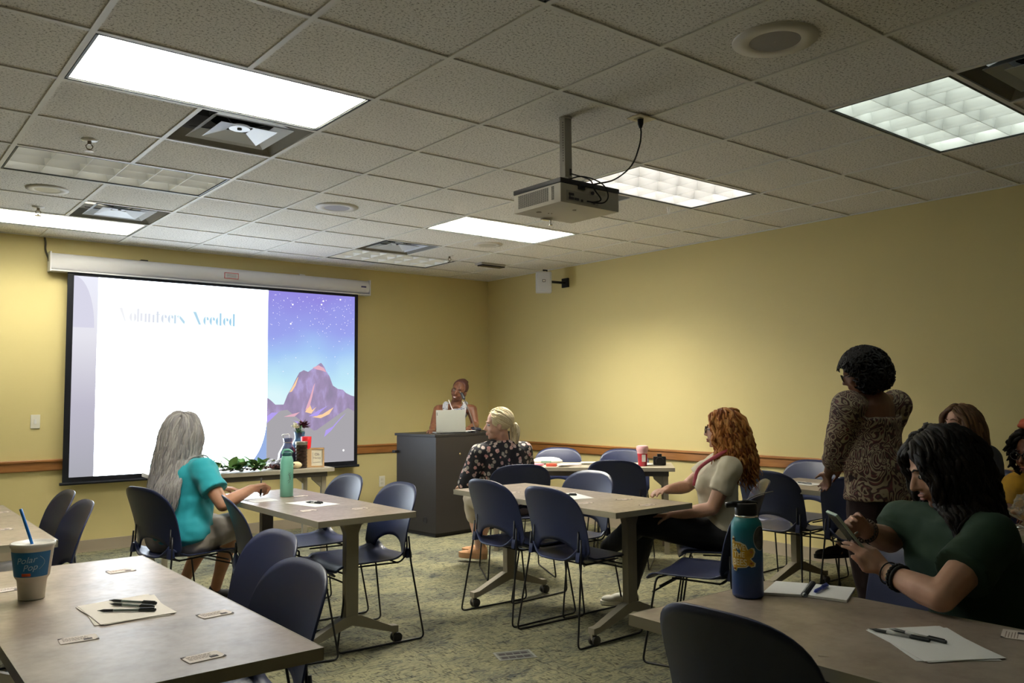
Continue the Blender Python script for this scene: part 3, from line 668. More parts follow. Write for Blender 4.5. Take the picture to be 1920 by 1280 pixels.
def make_chair():
    r = empty('stacking_chair', (0, 0, 0))
    solid(obj('backrest', back_mesh(), NAVY, r, smooth=True), .007)
    solid(obj('seat', seat_mesh(), NAVY, r, smooth=True), .008)
    for s in (-1, 1):
        bm = bmesh.new()
        tube(bm, arc_path([(s*.10, .16, .418), (s*.214, .175, .422), (s*.236, .245, .0065), (s*.252, -.27, .0065), (s*.214, -.205, .43), (s*.206, -.198, .56)], .03), .0055, 7)
        obj('sled_leg', bm, ROD, r, smooth=True)
        bm = bmesh.new(); tube(bm, arc_path([(s*.190, .10, .425), (s*.190, -.16, .42), (s*.186, -.200, .47), (s*.184, -.196, .60)], .03), .0048, 6)
        obj('back_upright', bm, ROD, r, smooth=True)
    for q in (.222, .19, .355), (.218, .155, .385), (.19, -.14, .418):
        bm = bmesh.new(); tube(bm, [(-q[0], q[1], q[2]), q], .0045, 6); obj('cross_rod', bm, ROD, r, smooth=True)
    for s in (-1, 1):
        bm = bmesh.new(); prism(bm, [(-.218, .442), (-.182, .442), (-.186, .470), (-.194, .492), (-.208, .492), (-.214, .47)], 'x', s*.195-.014, s*.195+.014); obj('seat_bracket', bm, NAVY, r)
    return r
CHAIRS = [
 (.02, 1.72, 270, 'grey-lit chair behind the left-edge table, farther of the leaning pair'),
 (-.01, 1.16, 270, 'grey-lit chair behind the left-edge table, nearer of the leaning pair'),
 (.92, 1.72, 76, 'chair the teal shirt woman sits on'),
 (1.135, .82, 102, 'chair seen edge-on between the seated teal woman and the writing table'),
 (.33, -.38, 270, 'farther of two chairs pushed into the right side of the cup table'),
 (.15, -.98, 270, 'nearer of two chairs pushed into the right side of the cup table'),
 (1.61, .85, 272, 'blue-lit chair at the near right corner of the mint bottle table'),
 (1.64, 1.53, 270, 'blue-lit chair at the far right corner of the mint bottle table'),
 (2.63, .67, 90, 'farther of the dark pair on the left side of the middle table'),
 (2.63, .12, 90, 'nearer of the dark pair on the left side of the middle table'),
 (2.95, .62, 268, 'pale blue chair on the far side of the middle table, back facing the camera'),
 (3.34, 1.60, 28, 'black-looking chair the blonde woman sits on'),
 (3.37, -.27, 318, 'chair the red-haired woman sits on'),
 (2.78, -.63, 340, 'empty chair at the near end of the middle table, behind the blue bottle'),
 (4.35, -.10, 88, 'dark chair with rounded back just right of the red-haired woman'),
 (4.36, -.66, 72, 'dark chair the standing woman rests her hand on'),
 (4.82, .14, 268, 'pale blue chair by the right wall left of the standing woman'),
 (4.53, 2.49, 233, 'left of the two blue chairs behind the diagonal corner table'),
 (4.83, 1.90, 231, 'right of the two blue chairs behind the diagonal corner table'),
 (4.22, 1.34, 55, 'black chair at the near side of the diagonal corner table'),
 (2.16, -1.90, 285, 'chair hidden behind the forearms of the dark-haired woman'),
 (2.22, -2.40, 300, 'chair the dark-haired woman in green sits on'),
 (1.20, -2.15, 90, 'big dark chair back at the bottom right foreground'),
 (4.98, -1.04, 270, 'chair of the long brown-haired woman by the right wall'),
 (4.13, -1.86, 270, 'chair of the person in the yellow top at the right edge'),
 (-.30, -1.16, 90, 'chair on the left side of the cup table, cut by the bottom left corner'),
]
first = make_chair()
for k, (x, y, hd, lab) in enumerate(CHAIRS):
    rz = -math.radians(hd)
    if k == 0:
        first.location = (x, y, 0); first.rotation_euler = (0, 0, rz); tag(first, lab, 'chair', 'navy stacking chairs around the tables')
    else: tree_copy(first, (x, y, 0), rz, lab)

# ---------------------------------------------------------------- lectern
LB = mat('lectern_laminate', (.022, .019, .018), .42, spec=.45, bump=(60, .03))
LE = mat('lectern_edge', (.012, .011, .011), .5)
r = empty('lectern', (3.73, 3.28, 0), math.radians(5), 'tall dark lectern cabinet in front of the speaker', 'lectern')
bm = bmesh.new(); box(bm, .012, 1.03, .01, .63, .035, .945, .002); obj('cabinet', bm, LB, r)
bm = bmesh.new(); box(bm, .03, 1.01, .03, .61, 0, .036); obj('plinth', bm, LE, r)
bm = bmesh.new(); box(bm, 0, 1.05, 0, .65, .9455, .970, .003); obj('top_panel', bm, LE, r)
bm = bmesh.new(); box(bm, .004, 1.034, -.008, .0095, .040, .943, .002); dr = obj('front_door', bm, LB, r)
bm = bmesh.new(); lathe(bm, [(.010, 0), (.012, .004), (.006, .008), (.005, .010)], 14); bmesh.ops.transform(bm, matrix=M.Translation((.30, -.008, .775)) @ M.Rotation(PI/2, 4, 'X'), verts=bm.verts); obj('lock', bm, mat('brass', (.80, .66, .36), .2, metal=1), dr, auto=.5)
bm = bmesh.new(); lathe(bm, [(.034, 0), (.034, .003), (.028, .004), (.026, .001)], 24); bmesh.ops.transform(bm, matrix=M.Translation((.012, .17, .15)) @ M.Rotation(-PI/2, 4, 'Y'), verts=bm.verts); obj('cable_grommet', bm, LE, r, auto=.5)
bm = bmesh.new(); box(bm, -.03, .004, .60, .65, .775, .80, .003); obj('side_latch', bm, BLACK, r)
LZ = .970
def at_l(x, y): a = math.radians(5); return (3.73+x*math.cos(a)-y*math.sin(a), 3.28+x*math.sin(a)+y*math.cos(a))
# laptop, lid towards the room
lx, ly = at_l(.285, .115)
r = empty('laptop', (lx, ly, LZ), math.radians(-12), 'grey laptop open on the lectern, lid towards the room', 'laptop')
LG = mat('laptop_grey', (.33, .34, .31), .42, metal=.25)
bm = bmesh.new(); box(bm, -.155, .155, -.015, .21, .003, .017, .003); obj('base', bm, LG, r)
bm = bmesh.new(); box(bm, -.155, .155, -.004, .003, 0, .218, .003, mtx=M.Translation((0, -.018, .012)) @ M.Rotation(math.radians(-4), 4, 'X')); ld = obj('lid', bm, LG, r, auto=.6)
bm = bmesh.new(); box(bm, -.146, .146, .003, .0036, .01, .21, mtx=M.Translation((0, -.018, .012)) @ M.Rotation(math.radians(-4), 4, 'X')); obj('display', bm, mat('laptop_display', (.02, .02, .02), .2, emit=(.7, .8, 1), es=.6), ld)
bm = bmesh.new(); box(bm, -.148, -.141, -.0048, -.003, .165, .195, mtx=M.Translation((0, -.018, .012)) @ M.Rotation(math.radians(-4), 4, 'X')); obj('logo_strip', bm, mat('logo_dark', (.10, .09, .08), .4), ld)
bm = bmesh.new(); tube(bm, catmull([(-.12, -.03, .004), (0, -.045, .010), (.15, -.035, .004), (.22, .02, .004)]), .0025, 5); obj('cable', bm, BLACK, r, smooth=True)
# microphone
mx, my = at_l(.565, .055)
r = empty('gooseneck_microphone', (mx, my, LZ), 0, 'thin gooseneck microphone rising from the lectern to the speaker', 'microphone')
bm = bmesh.new(); lathe(bm, [(.055, 0), (.052, .012), (.02, .02)], 20); obj('base', bm, BLACK, r, auto=.6)
tip = V((4.300, 3.62, 1.330))-V((mx, my, LZ))
nk = catmull([(0, 0, .015), tip*.35+V((.01, 0, .0)), tip*.72+V((.006, 0, .006)), tip])
bm = bmesh.new(); tube(bm, nk, .0055, 6); obj('gooseneck', bm, mat('mic_stem', (.06, .05, .04), .35, metal=.6), r, smooth=True)
d = (nk[-1]-nk[-2]).normalized(); bm = bmesh.new(); caps_(bm, tip-d*.02, tip+d*.035, .016, .017); obj('foam_windscreen', bm, BLACK, r, smooth=True)
# papers, dark bag, white card on the lectern
px_, py_ = at_l(.50, .10)
bm = bmesh.new(); rnd = random.Random(5)
for k in range(6): box(bm, -.05, .05, -.035, .035, k*.004, k*.004+.002, mtx=M.Translation((rnd.uniform(-.03, .03), rnd.uniform(-.02, .02), 0)) @ M.Rotation(rnd.uniform(-.6, .6), 4, 'Z'))
o = obj('paper_stack', bm, PAPERW); o.location = (px_, py_, LZ+.001); tag(o, 'small crumpled white papers on the lectern right of the laptop', 'papers')
bx_, by_ = at_l(.66, .24)
bm = bmesh.new(); ell(bm, (0, 0, .02), (.12, .09, .030)); ell(bm, (-.08, -.02, .015), (.07, .06, .02)); 
for v in bm.verts: v.co.z = max(.0, v.co.z + .008*NZ.noise(v.co*25))
o = obj('fabric_pouch', bm, mat('pouch_navy', (.012, .014, .03), .8), smooth=True); o.location = (bx_, by_, LZ+.001); tag(o, 'flat dark pouch on the lectern at the foot of the microphone', 'pouch')
cx_, cy_ = at_l(.99, .14)
r = empty('tabletop_sign', (cx_, cy_, LZ), math.radians(-10), 'white upright card on the lectern behind the blonde woman', 'sign')
bm = bmesh.new(); box(bm, -.05, .05, -.003, .003, .004, .155, .001); obj('card', bm, mat('card_white', (.88, .88, .88), .4), r)
bm = bmesh.new(); box(bm, -.055, .055, -.02, .02, 0, .006); obj('stand', bm, WHITE, r)
bm = bmesh.new(); box(bm, -.01, .03, -.0045, -.003, .128, .134); obj('printed_line', bm, BLACK, r)
# ---------------------------------------------------------------- people
def skin(name, c, rough=.5): return mat(name, c, rough, sss=.08, spec=.4, noise=(14, tuple(x*.86 for x in c), .35, .65), bump=(300, .05))
def smoothed(name, bm, m, parent, vox=.008, it=4, disp=None, dsc=.1):
    me = bpy.data.meshes.new(name); bmesh.ops.recalc_face_normals(bm, faces=bm.faces); bm.to_mesh(me); bm.free()
    o = link(name, me, m, parent, True)
    a = o.modifiers.new('join', 'REMESH'); a.mode = 'VOXEL'; a.voxel_size = vox; a.use_smooth_shade = True
    b = o.modifiers.new('soft', 'SMOOTH'); b.factor = .5; b.iterations = it
    if disp:
        t = bpy.data.textures.new(name+'_folds', 'CLOUDS'); t.noise_scale = dsc; t.noise_depth = 1
        d = o.modifiers.new('folds', 'DISPLACE'); d.texture = t; d.strength = disp; d.mid_level = .5; d.texture_coords = 'LOCAL'
    return o
def loft(bm, secs, rt, n=22, ex=2.3):
    """secs: (centre, half width, half depth front, half depth back, front vector)"""
    rings = []
    for c, rx, rf, rb, fr in secs:
        ring = []
        for k in range(n):
            a = 2*PI*k/n; ca, sa = math.cos(a), math.sin(a)
            u = math.copysign(abs(ca)**(2/ex), ca)*rx; q = math.copysign(abs(sa)**(2/ex), sa); v = q*(rf if q > 0 else rb)
            ring.append(bm.verts.new(V(c)+rt*u+fr*v))
        rings.append(ring)
    for i in range(len(rings)-1):
        for k in range(n): bm.faces.new((rings[i][k], rings[i][(k+1) % n], rings[i+1][(k+1) % n], rings[i+1][k]))
    bm.faces.new(rings[0][::-1]); bm.faces.new(rings[-1])
def hand(bm, wr, d, nrm, side, curl=.5, spread=.12, s=1.0, thumb=None, curls=None):
    """palm, four bent fingers of unequal length and a thumb off the side of the palm"""
    wr = V(wr); d = V(d).normalized(); nrm = (V(nrm)-d*V(nrm).dot(d)).normalized(); ac = d.cross(nrm).normalized()*side
    kn = []
    for i, (o, l) in enumerate(((.030, .082), (.010, .086), (-.011, .082), (-.030, .074))):
        k = wr+(ac*o+d*l)*s; kn.append(k)
        caps_(bm, wr+(ac*o*.55+d*.012)*s, k, .0155*s, .0115*s, 8)
    tips = []
    for i, L in enumerate((.070, .078, .073, .057)):
        c = (curls[i] if curls else curl); p = kn[i]; dd = (d+ac*spread*(.6-.45*i)).normalized(); r0 = (.0092, .0094, .009, .0080)[i]*s; ang = 0
        for j, fr in enumerate((.44, .31, .25)):
            ang += c*(.75, 1.0, .8)[j]
            e = (dd*math.cos(ang)+nrm*math.sin(ang)).normalized(); q = p+e*L*fr*s
            caps_(bm, p, q, r0, r0*.9, 8); p = q; r0 *= .9
        tips.append(p)
    b = wr+(ac*.020+d*.022)*s; t1 = b+(ac*.030+d*.022+nrm*.012)*s
    tv = V(thumb) if thumb else (ac*.25+d*.8+nrm*.45)
    tv = tv.normalized(); caps_(bm, b, t1, .0145*s, .0115*s, 8); t2 = t1+tv*.030*s; caps_(bm, t1, t2, .0110*s, .0098*s, 8)
    t3 = t2+(tv*.8+nrm*.35).normalized()*.024*s; caps_(bm, t2, t3, .0098*s, .0082*s, 8)
    return tips, ac
def headframe(c, d, up=(0, 0, 1)):
    f = V(d).normalized(); u = V(up); u = (u-f*u.dot(f)).normalized(); r = f.cross(u)
    return basis(r, f, u, c)
def head_prims(bm, H_, s):
    q = len(bm.verts)
    for c, rad in (((0, -.012, .035), (.076, .094, .088)), ((0, .020, -.020), (.062, .070, .082)), ((0, .035, -.074), (.043, .043, .032)), ((0, .068, -.093), (.016, .014, .013)),
                   ((.036, .052, -.034), (.024, .026, .024)), ((-.036, .052, -.034), (.024, .026, .024)), ((0, .066, .026), (.048, .022, .013)),
                   ((0, .086, -.056), (.022, .011, .006)), ((0, .084, -.067), (.018, .011, .007)), ((.010, .093, -.032), (.009, .010, .007)), ((-.010, .093, -.032), (.009, .010, .007)),
                   ((.077, -.006, -.010), (.010, .018, .030)), ((-.077, -.006, -.010), (.010, .018, .030))): ell(bm, c, rad)
    caps_(bm, (0, .078, .018), (0, .104, -.026), .0085, .0120)
    bm.verts.ensure_lookup_table()
    bmesh.ops.transform(bm, matrix=H_ @ M.Scale(s, 4), verts=bm.verts[q:])
def face_parts(o, H_, s, lipc, browc, R):
    EW = mat('eye_white', (.42, .40, .37), .3)
    for k in (-1, 1):
        bm = bmesh.new(); ell(bm, (k*.030, .071, .004), (.0150, .0125, .0085)); bmesh.ops.transform(bm, matrix=H_ @ M.Scale(s, 4), verts=bm.verts); e_ = obj('eye', bm, EW, o, smooth=True)
        bm = bmesh.new(); ell(bm, (k*.030, .0805, .004), (.0062, .0040, .0066)); bmesh.ops.transform(bm, matrix=H_ @ M.Scale(s, 4), verts=bm.verts); obj('iris', bm, mat('iris_dark', (.02, .012, .008), .15), e_, smooth=True)
        bm = bmesh.new(); tube(bm, [H_ @ (V(p)*s) for p in ((k*.012, .090, .025), (k*.030, .087, .031), (k*.048, .074, .024))], [.003*s, .0035*s, .0018*s], 6); obj('eyebrow', bm, mat('brow'+browc[0], browc[1], .8), o, smooth=True)
    bm = bmesh.new(); ell(bm, (0, .091, -.056), (.021, .0080, .0048)); ell(bm, (0, .089, -.067), (.018, .0085, .0062)); bmesh.ops.transform(bm, matrix=H_ @ M.Scale(s, 4), verts=bm.verts); obj('lips', bm, mat('lips'+lipc[0], lipc[1], .4), o, smooth=True)
def glasses(o, H_, s, m, w=.030):
    bm = bmesh.new()
    for k in (-1, 1):
        pts = [(k*.032+.026*math.cos(a)*(1-.15*abs(math.sin(2*a))), .100-.010*abs(math.cos(a)) if False else .098, .002+.020*math.sin(a)) for a in [2*PI*t/20 for t in range(21)]]
        tube(bm, [H_ @ (V(p)*s) for p in pts], .0028*s, 6)
        tube(bm, [H_ @ (V(p)*s) for p in ((k*.058, .097, .008), (k*.078, .06, .008), (k*.082, -.005, .002))], .0022*s, 6)
    tube(bm, [H_ @ (V(p)*s) for p in ((-.008, .098, .006), (0, .101, .009), (.008, .098, .006))], .0024*s, 6)
    obj('glasses', bm, m, o, smooth=True)
def locks(name, parent, H_, s, mats, N, L, style, R, seed=1, thick=.011, wave=.012, wl=.10, obst=(), bias=None, zmin=-.03, part=.0, seglen=.018, frizz=.0, front=.045, flare=.010):
    """hair built as tapered locks that leave the scalp, slide over the head and fall"""
    rnd = random.Random(seed); bm = bmesh.new(); Hi = H_.inverted()
    inv3 = Hi.to_3x3(); down = inv3 @ V((0, 0, -1)); down = down/s
    dn = down.normalized()
    c0 = V((0, -.016, .036)); rad = V((.084, .100, .094))
    ell(bm, c0, rad*.985, seg=24, rng=16)
    for v in bm.verts:
        if v.co.y > front+.02 and v.co.z < .085: v.co.y = min(v.co.y, front+.02)
    bmesh.ops.transform(bm, matrix=H_ @ M.Scale(s, 4), verts=bm.verts)
    ob = [(Hi @ V(c), r/s) for c, r in obst]
    bl = (inv3 @ V(bias)).normalized() if bias else V((0, 0, 0))
    for k in range(N):
        for _ in range(60):
            a = rnd.uniform(0, 2*PI); z = rnd.uniform(-.55, 1); rr = math.sqrt(max(0, 1-z*z)); n = V((rr*math.cos(a), rr*math.sin(a), z))
            p = c0+V((n.x*rad.x, n.y*rad.y, n.z*rad.z))
            if p.z < zmin and p.y > -.02: continue
            if p.y > front and p.z < .085: continue
            if p.z < -.06: continue
            break
        ll = L*rnd.uniform(.82, 1.05)/s; pts = [p]; ph = rnd.uniform(0, 6.28); ph2 = rnd.uniform(0, 6.28)
        lay = 1.02+rnd.random()*.07; side = 1 if p.x > part else -1; topq = max(0, n.z)*(1 if n.y > -.5 else .3); d = (n*.15+V((side*.8*topq, -.25*topq, -.4))).normalized(); t = 0
        wdir = V((rnd.uniform(-1, 1), rnd.uniform(-1, 1), 0)).normalized()
        while t < ll:
            g = min(1, .35+t*8)
            d = (d*(1-.40*g)+dn*.45*g+bl*.07*g+V((0, -.05 if p.z > .0 else 0, 0))*(1-g)).normalized()
            pn = pts[-1]+d*seglen; r_ = pn-c0
            e = math.sqrt((r_.x/rad.x)**2+(r_.y/rad.y)**2+(r_.z/rad.z)**2)
            if e < lay: pn = c0+r_*(lay/e)
            if pn.y > front+.015 and pn.z < .07:
                pn.y = front+.015+(pn.y-front-.015)*.5; 
                if abs(pn.x) < .074: pn.x = side*(abs(pn.x)+.010)
            for oc, orad in ob:
                w_ = pn-oc
                if w_.length < orad+.008: pn = oc+w_.normalized()*(orad+.008)
            d = (pn-pts[-1]).normalized(); pts.append(pn); t += seglen
        n_ = len(pts); out = []
        th = thick*rnd.uniform(.7, 1.25)/s
        for i, pp in enumerate(pts):
            u = i*seglen; am = min(1, u/.10)*wave/s
            out.append(H_ @ ((pp+wdir*am*math.sin(2*PI*u/(wl/s)+ph)+V((-wdir.y, wdir.x, .3))*am*.7*math.sin(2*PI*u/(wl*.8/s)+ph2)+ (V((pp.x, pp.y, 0)).normalized()*flare*(i/n_)**2))*s))
        rr = [th*s*(.55+.6*math.sin(PI*min(1, .25+.75*i/n_))**.7)*(1 if i < n_*.7 else max(.10, 1-(i-n_*.7)/(n_*.3))) for i in range(n_)]
        tube(bm, out, rr, 5, mi=rnd.randrange(len(mats)))
    return obj(name, bm, mats, parent, smooth=True)
def shoe(o, name, ank, d, m, sole, s=1.0, heel=.0):
    ank = V(ank); d = V(d); d.z = 0; d.normalize(); r_ = V((d.y, -d.x, 0)); u = V((0, 0, 1))
    B_ = basis(r_, d, u, (ank.x, ank.y, ank.z-.085*s)) @ M.Scale(s, 4)
    bm = bmesh.new()
    for c, rad in (((0, -.02, .045), (.034, .045, .045)), ((0, .05, .040), (.036, .07, .034)), ((0, .12, .030), (.042, .06, .026)), ((0, -.005, .08), (.032, .04, .035))): ell(bm, c, rad)
    bmesh.ops.transform(bm, matrix=B_, verts=bm.verts); u_ = smoothed(name, bm, m, o, .007, 4)
    bm = bmesh.new(); poly = [(.032*math.cos(a), -.03-.038*math.sin(a)) for a in [PI*k/8 for k in range(9)]][::-1]+[(.036, .05)]+[(.044*math.cos(a), .12+.066*math.sin(a)) for a in [PI*k/10 for k in range(11)]]+[(-.036, .05)]
    prism(bm, [(x, y) for x, y in poly], 'z', 0, .022+heel); bmesh.ops.transform(bm, matrix=B_, verts=bm.verts); obj('sole', bm, sole, u_)
def person(label, base, P):
    g = lambda k, d=None: P.get(k, d)
    r = empty('person', (base[0], base[1], 0), 0, label, 'person', None); R0_ = V((base[0], base[1], 0))
    L_ = lambda p: V(p)-R0_
    f = V((math.sin(math.radians(P['hd'])), math.cos(math.radians(P['hd'])), 0)); rt = V((f.y, -f.x, 0)); bk = g('bulk', 1.0)
    pel, nck = L_(P['pel']), L_(P['nck']); hs = g('hs', 1.0)
    H_ = headframe(L_(P['head']), P['face'], g('up', (0, 0, 1)))
    sp_ = nck-pel; up = sp_.normalized(); fr = (f-up*f.dot(up)).normalized()
    def torso(bm, k=0., top=1.0, low=None):
        W_ = lambda a, b, c, t, sh=0: (pel+sp_*t+fr*sh, (a*bk if t < .75 else a)+k, b*bk+k, c*bk+k, fr)
        S_ = [W_(.120, .07, .09, -.14), W_(.170, .11, .125, -.06), W_(.175, .115, .125, .06), W_(.150, .110, .095, .30, .005), W_(.150, .125, .090, .52, .01), W_(.165, .125, .095, .70, .01), W_(.165, .075, .085, .86), W_(.125, .055, .07, .96), W_(.062, .048, .055, 1.02)]
        if low is not None: S_ = [(pel+V(low[0]), low[1]+k, low[2]+k, low[3]+k, fr)]+S_[1:]
        S_ = [q for q in S_ if (q[0]-pel).dot(up) <= top*sp_.length+.03]
        loft(bm, S_, rt)
        if g('bust', 1):
            for q in (-1, 1): ell(bm, pel+sp_*.60+rt*q*.075+fr*(.085*bk+k*.5), (.068+k*.4, .060+k*.4, .068+k*.4))
    arms = P['arms']; legs = P['legs']
    bm = bmesh.new(); torso(bm)
    for s_, (sh, el, wr, *_r) in zip((-1, 1), arms):
        sh, el, wr = L_(sh), L_(el), L_(wr); ab = g('armb', 1.0)
        caps_(bm, nck-up*.035, sh, .050, .056*ab); chain(bm, [sh, sh.lerp(el, .45), el], [.055*ab, .049*ab, .039*ab]); chain(bm, [el, el.lerp(wr, .3), wr], [.039*ab, .041*ab, .027])
        hd_ = _r[0]; hand(bm, wr, hd_['d'], hd_['n'], hd_['s'], hd_.get('c', .5), hd_.get('sp', .12), hd_.get('k', .95), hd_.get('t'), hd_.get('cs'))
    for s_, (hip, kn, an, td, *_r) in zip((-1, 1), legs):
        hip, kn, an = L_(hip), L_(kn), L_(an); td = V(td).normalized()
        chain(bm, [hip, hip.lerp(kn, .5), kn], [.090*bk, .078, .058]); chain(bm, [kn, kn.lerp(an, .32), kn.lerp(an, .75), an], [.056, .057, .038, .034])
        caps_(bm, an-V((0, 0, .045)), an-V((0, 0, .055))+td*.13, .030, .026)
    caps_(bm, nck-up*.03, H_ @ V((0, -.020, -.060)), .056, .052)
    head_prims(bm, H_, hs)
    body = smoothed('body', bm, P['skin'], r, g('vox', .007), 3)
    # hands, wrists and head stay on the one surface; clothes follow
    sh_ = P['shirt']; bm = bmesh.new(); k = sh_.get('k', .016)
    torso(bm, k, sh_.get('top', .93), sh_.get('low'))
    for (sh, el, wr, *_r) in arms:
        sh, el, wr = L_(sh), L_(el), L_(wr); ab = g('armb', 1.0)
        if sh_.get('sleeve', .5) > 0:
            if sh_.get('top', .93) > .95: caps_(bm, nck-up*.038, sh, .050+k*.9, .056*ab+k)
            else: caps_(bm, nck-up*.040+(sh-nck)*sh_.get('nk', .22), sh, .046+k*.6, .056*ab+k)
            q = min(1, sh_['sleeve']); ell(bm, sh, ((.056*ab+k),)*3)
            if sh_['sleeve'] <= 1:     # flat cuff with the arm coming out of it
                tube(bm, [sh, sh.lerp(el, q*.5), sh.lerp(el, q*.93), sh.lerp(el, q)], [.056*ab+k, .054*ab+k, .054*ab+k*1.1, .056*ab+k*1.2], 18)
            else:
                chain(bm, [sh, sh.lerp(el, .5), el], [.056*ab+k, .052*ab+k, .046*ab+k]); e2 = el.lerp(wr, sh_['sleeve']-1)
                tube(bm, [el, el.lerp(e2, .6), e2], [.045*ab+k, .042+k, .044+k], 18)
    if sh_.get('straps'):      # wide tank straps over the shoulders
        for (sh, *_r) in arms:
            sh = L_(sh); q = 1 if (sh-nck).dot(rt) > 0 else -1; p = nck.lerp(sh, .58)+V((0, 0, .020))
            a = pel+sp_*.72+rt*q*.085; chain(bm, [a+fr*.085, (a+fr*.085).lerp(p+fr*.045, .55)+fr*.012, p+fr*.040, p, p-fr*.045, a-fr*.075], [.038, .036, .034, .036, .034, .036])
    o = smoothed(sh_['name'], bm, sh_['mat'], r, .009, 5, sh_.get('fold', .014), sh_.get('fs', .09))
    pa = P['pants']; bm = bmesh.new(); k2 = pa.get('k', .012)
    loft(bm, [(pel+sp_*t, a*bk+k2, b*bk+k2, c*bk+k2, fr) for t, a, b, c in ((-.17, .10, .06, .08), (-.07, .17, .11, .125), (.04, .168, .105, .118), (.10, .150, .09, .10))], rt)
    for (hip, kn, an, *_r) in legs:
        hip, kn, an = L_(hip), L_(kn), L_(an); q = pa.get('len', 1.9)
        if q <= 1: chain(bm, [hip, hip.lerp(kn, q*.5), hip.lerp(kn, q)], [.093*bk+k2, .083+k2, .072+k2])
        else: chain(bm, [hip, hip.lerp(kn, .5), kn], [.093*bk+k2, .082+k2, .062+k2]); chain(bm, [kn, kn.lerp(an, .35), kn.lerp(an, q-1)], [.060+k2, .058+k2, .040+k2*1.2])
    smoothed(pa['name'], bm, pa['mat'], r, .010, 4, .010, .08)
    for (hip, kn, an, td, *_r) in legs: shoe(r, P['shoe'][0], L_(an), td, P['shoe'][1], P['shoe'][2], heel=P['shoe'][3] if len(P['shoe']) > 3 else 0)
    return r, body, H_, R0_
def hp(d, n, s, **k): return dict(d=d, n=n, s=s, **k)
def hairmats(nm, cs): return [mat(nm+str(i), c, .5, spec=.25, bump=(90, .25, (4, 4, .3))) for i, c in enumerate(cs)]
def strap(r, R0_, pts, m, name='lanyard', rr=.006):
    bm = bmesh.new(); tube(bm, catmull([V(p)-R0_ for p in pts], 5), rr, 6); obj(name, bm, m, r, smooth=True)

SK_FAIR = skin('skin_fair', (.52, .30, .205)); SK_TAN = skin('skin_tan', (.44, .225, .135)); SK_DEEP = skin('skin_deep', (.165, .066, .034)); SK_MID = skin('skin_brown', (.17, .075, .042)); SK_PALE = skin('skin_pale', (.60, .36, .27))
DENIM = mat('trouser_black', (.010, .010, .013), .8)
# 1 woman in teal, writing
TEAL = mat('cloth_teal', (.015, .36, .42), .75, sheen=.2, noise=(5, (.010, .30, .36), .3, .7))
r, b_, H_, R0_ = person('woman with long grey hair and a teal shirt, writing, back to camera', (.90, 1.70), dict(
    hd=75, bulk=1.12, pel=(.905, 1.715, .545), nck=(.905, 1.735, .970), head=(.915, 1.755, 1.115), face=(.45, .85, -.22), skin=SK_TAN, armb=1.0,
    arms=[((.855, 1.915, .915), (1.00, 2.05, .72), (1.19, 1.90, .765), hp((.9, -.35, -.05), (0, 0, -1), 1, c=.35)),
          ((.965, 1.555, .915), (1.030, 1.395, .725), (1.245, 1.515, .790), hp((.82, .45, .02), (.30, -.45, -.75), -1, c=1.15, k=1.05, t=(.8, .3, -.3)))],
    legs=[((.84, 1.79, .52), (1.20, 2.06, .52), (1.10, 2.34, .085), (.7, .4, 0)), ((.96, 1.63, .52), (1.29, 1.93, .52), (1.27, 2.17, .088), (.85, -.15, 0))],
    shirt=dict(name='shirt', mat=TEAL, sleeve=.62, k=.022, fold=.022, fs=.085), pants=dict(name='shorts', mat=mat('cloth_khaki', (.40, .36, .31), .8), len=.92, k=.018),
    shoe=('shoe', mat('shoe_black', (.015, .015, .017), .6), mat('shoe_sole', (.55, .52, .48), .6))))
HG = hairmats('hair_grey', [(.34, .325, .32), (.25, .24, .24), (.40, .38, .36), (.31, .29, .27)])
locks('hair', r, H_, 1.0, HG, 900, .50, 'long', R0_, seed=4, thick=.0062, wave=.006, wl=.16, obst=[(V((.905, 1.735, .90))-R0_, .125), (V((.905, 1.73, .78))-R0_, .165), (V((.965, 1.575, .92))-R0_, .085), (V((.855, 1.91, .92))-R0_, .085)], bias=(-.90, .20, 0), flare=.015)
bm = bmesh.new(); q0 = V((1.315, 1.545, .742))-R0_; tube(bm, [q0+V((.0, .0, -.012)), q0+V((.003, .006, .010)), q0+V((.010, .020, .105))], [.0015, .0045, .0045], 8); pn = obj('pen', bm, BLACK, None, smooth=True); pn.location = R0_; tag(pn, 'black pen held by the woman in the teal shirt', 'pen')

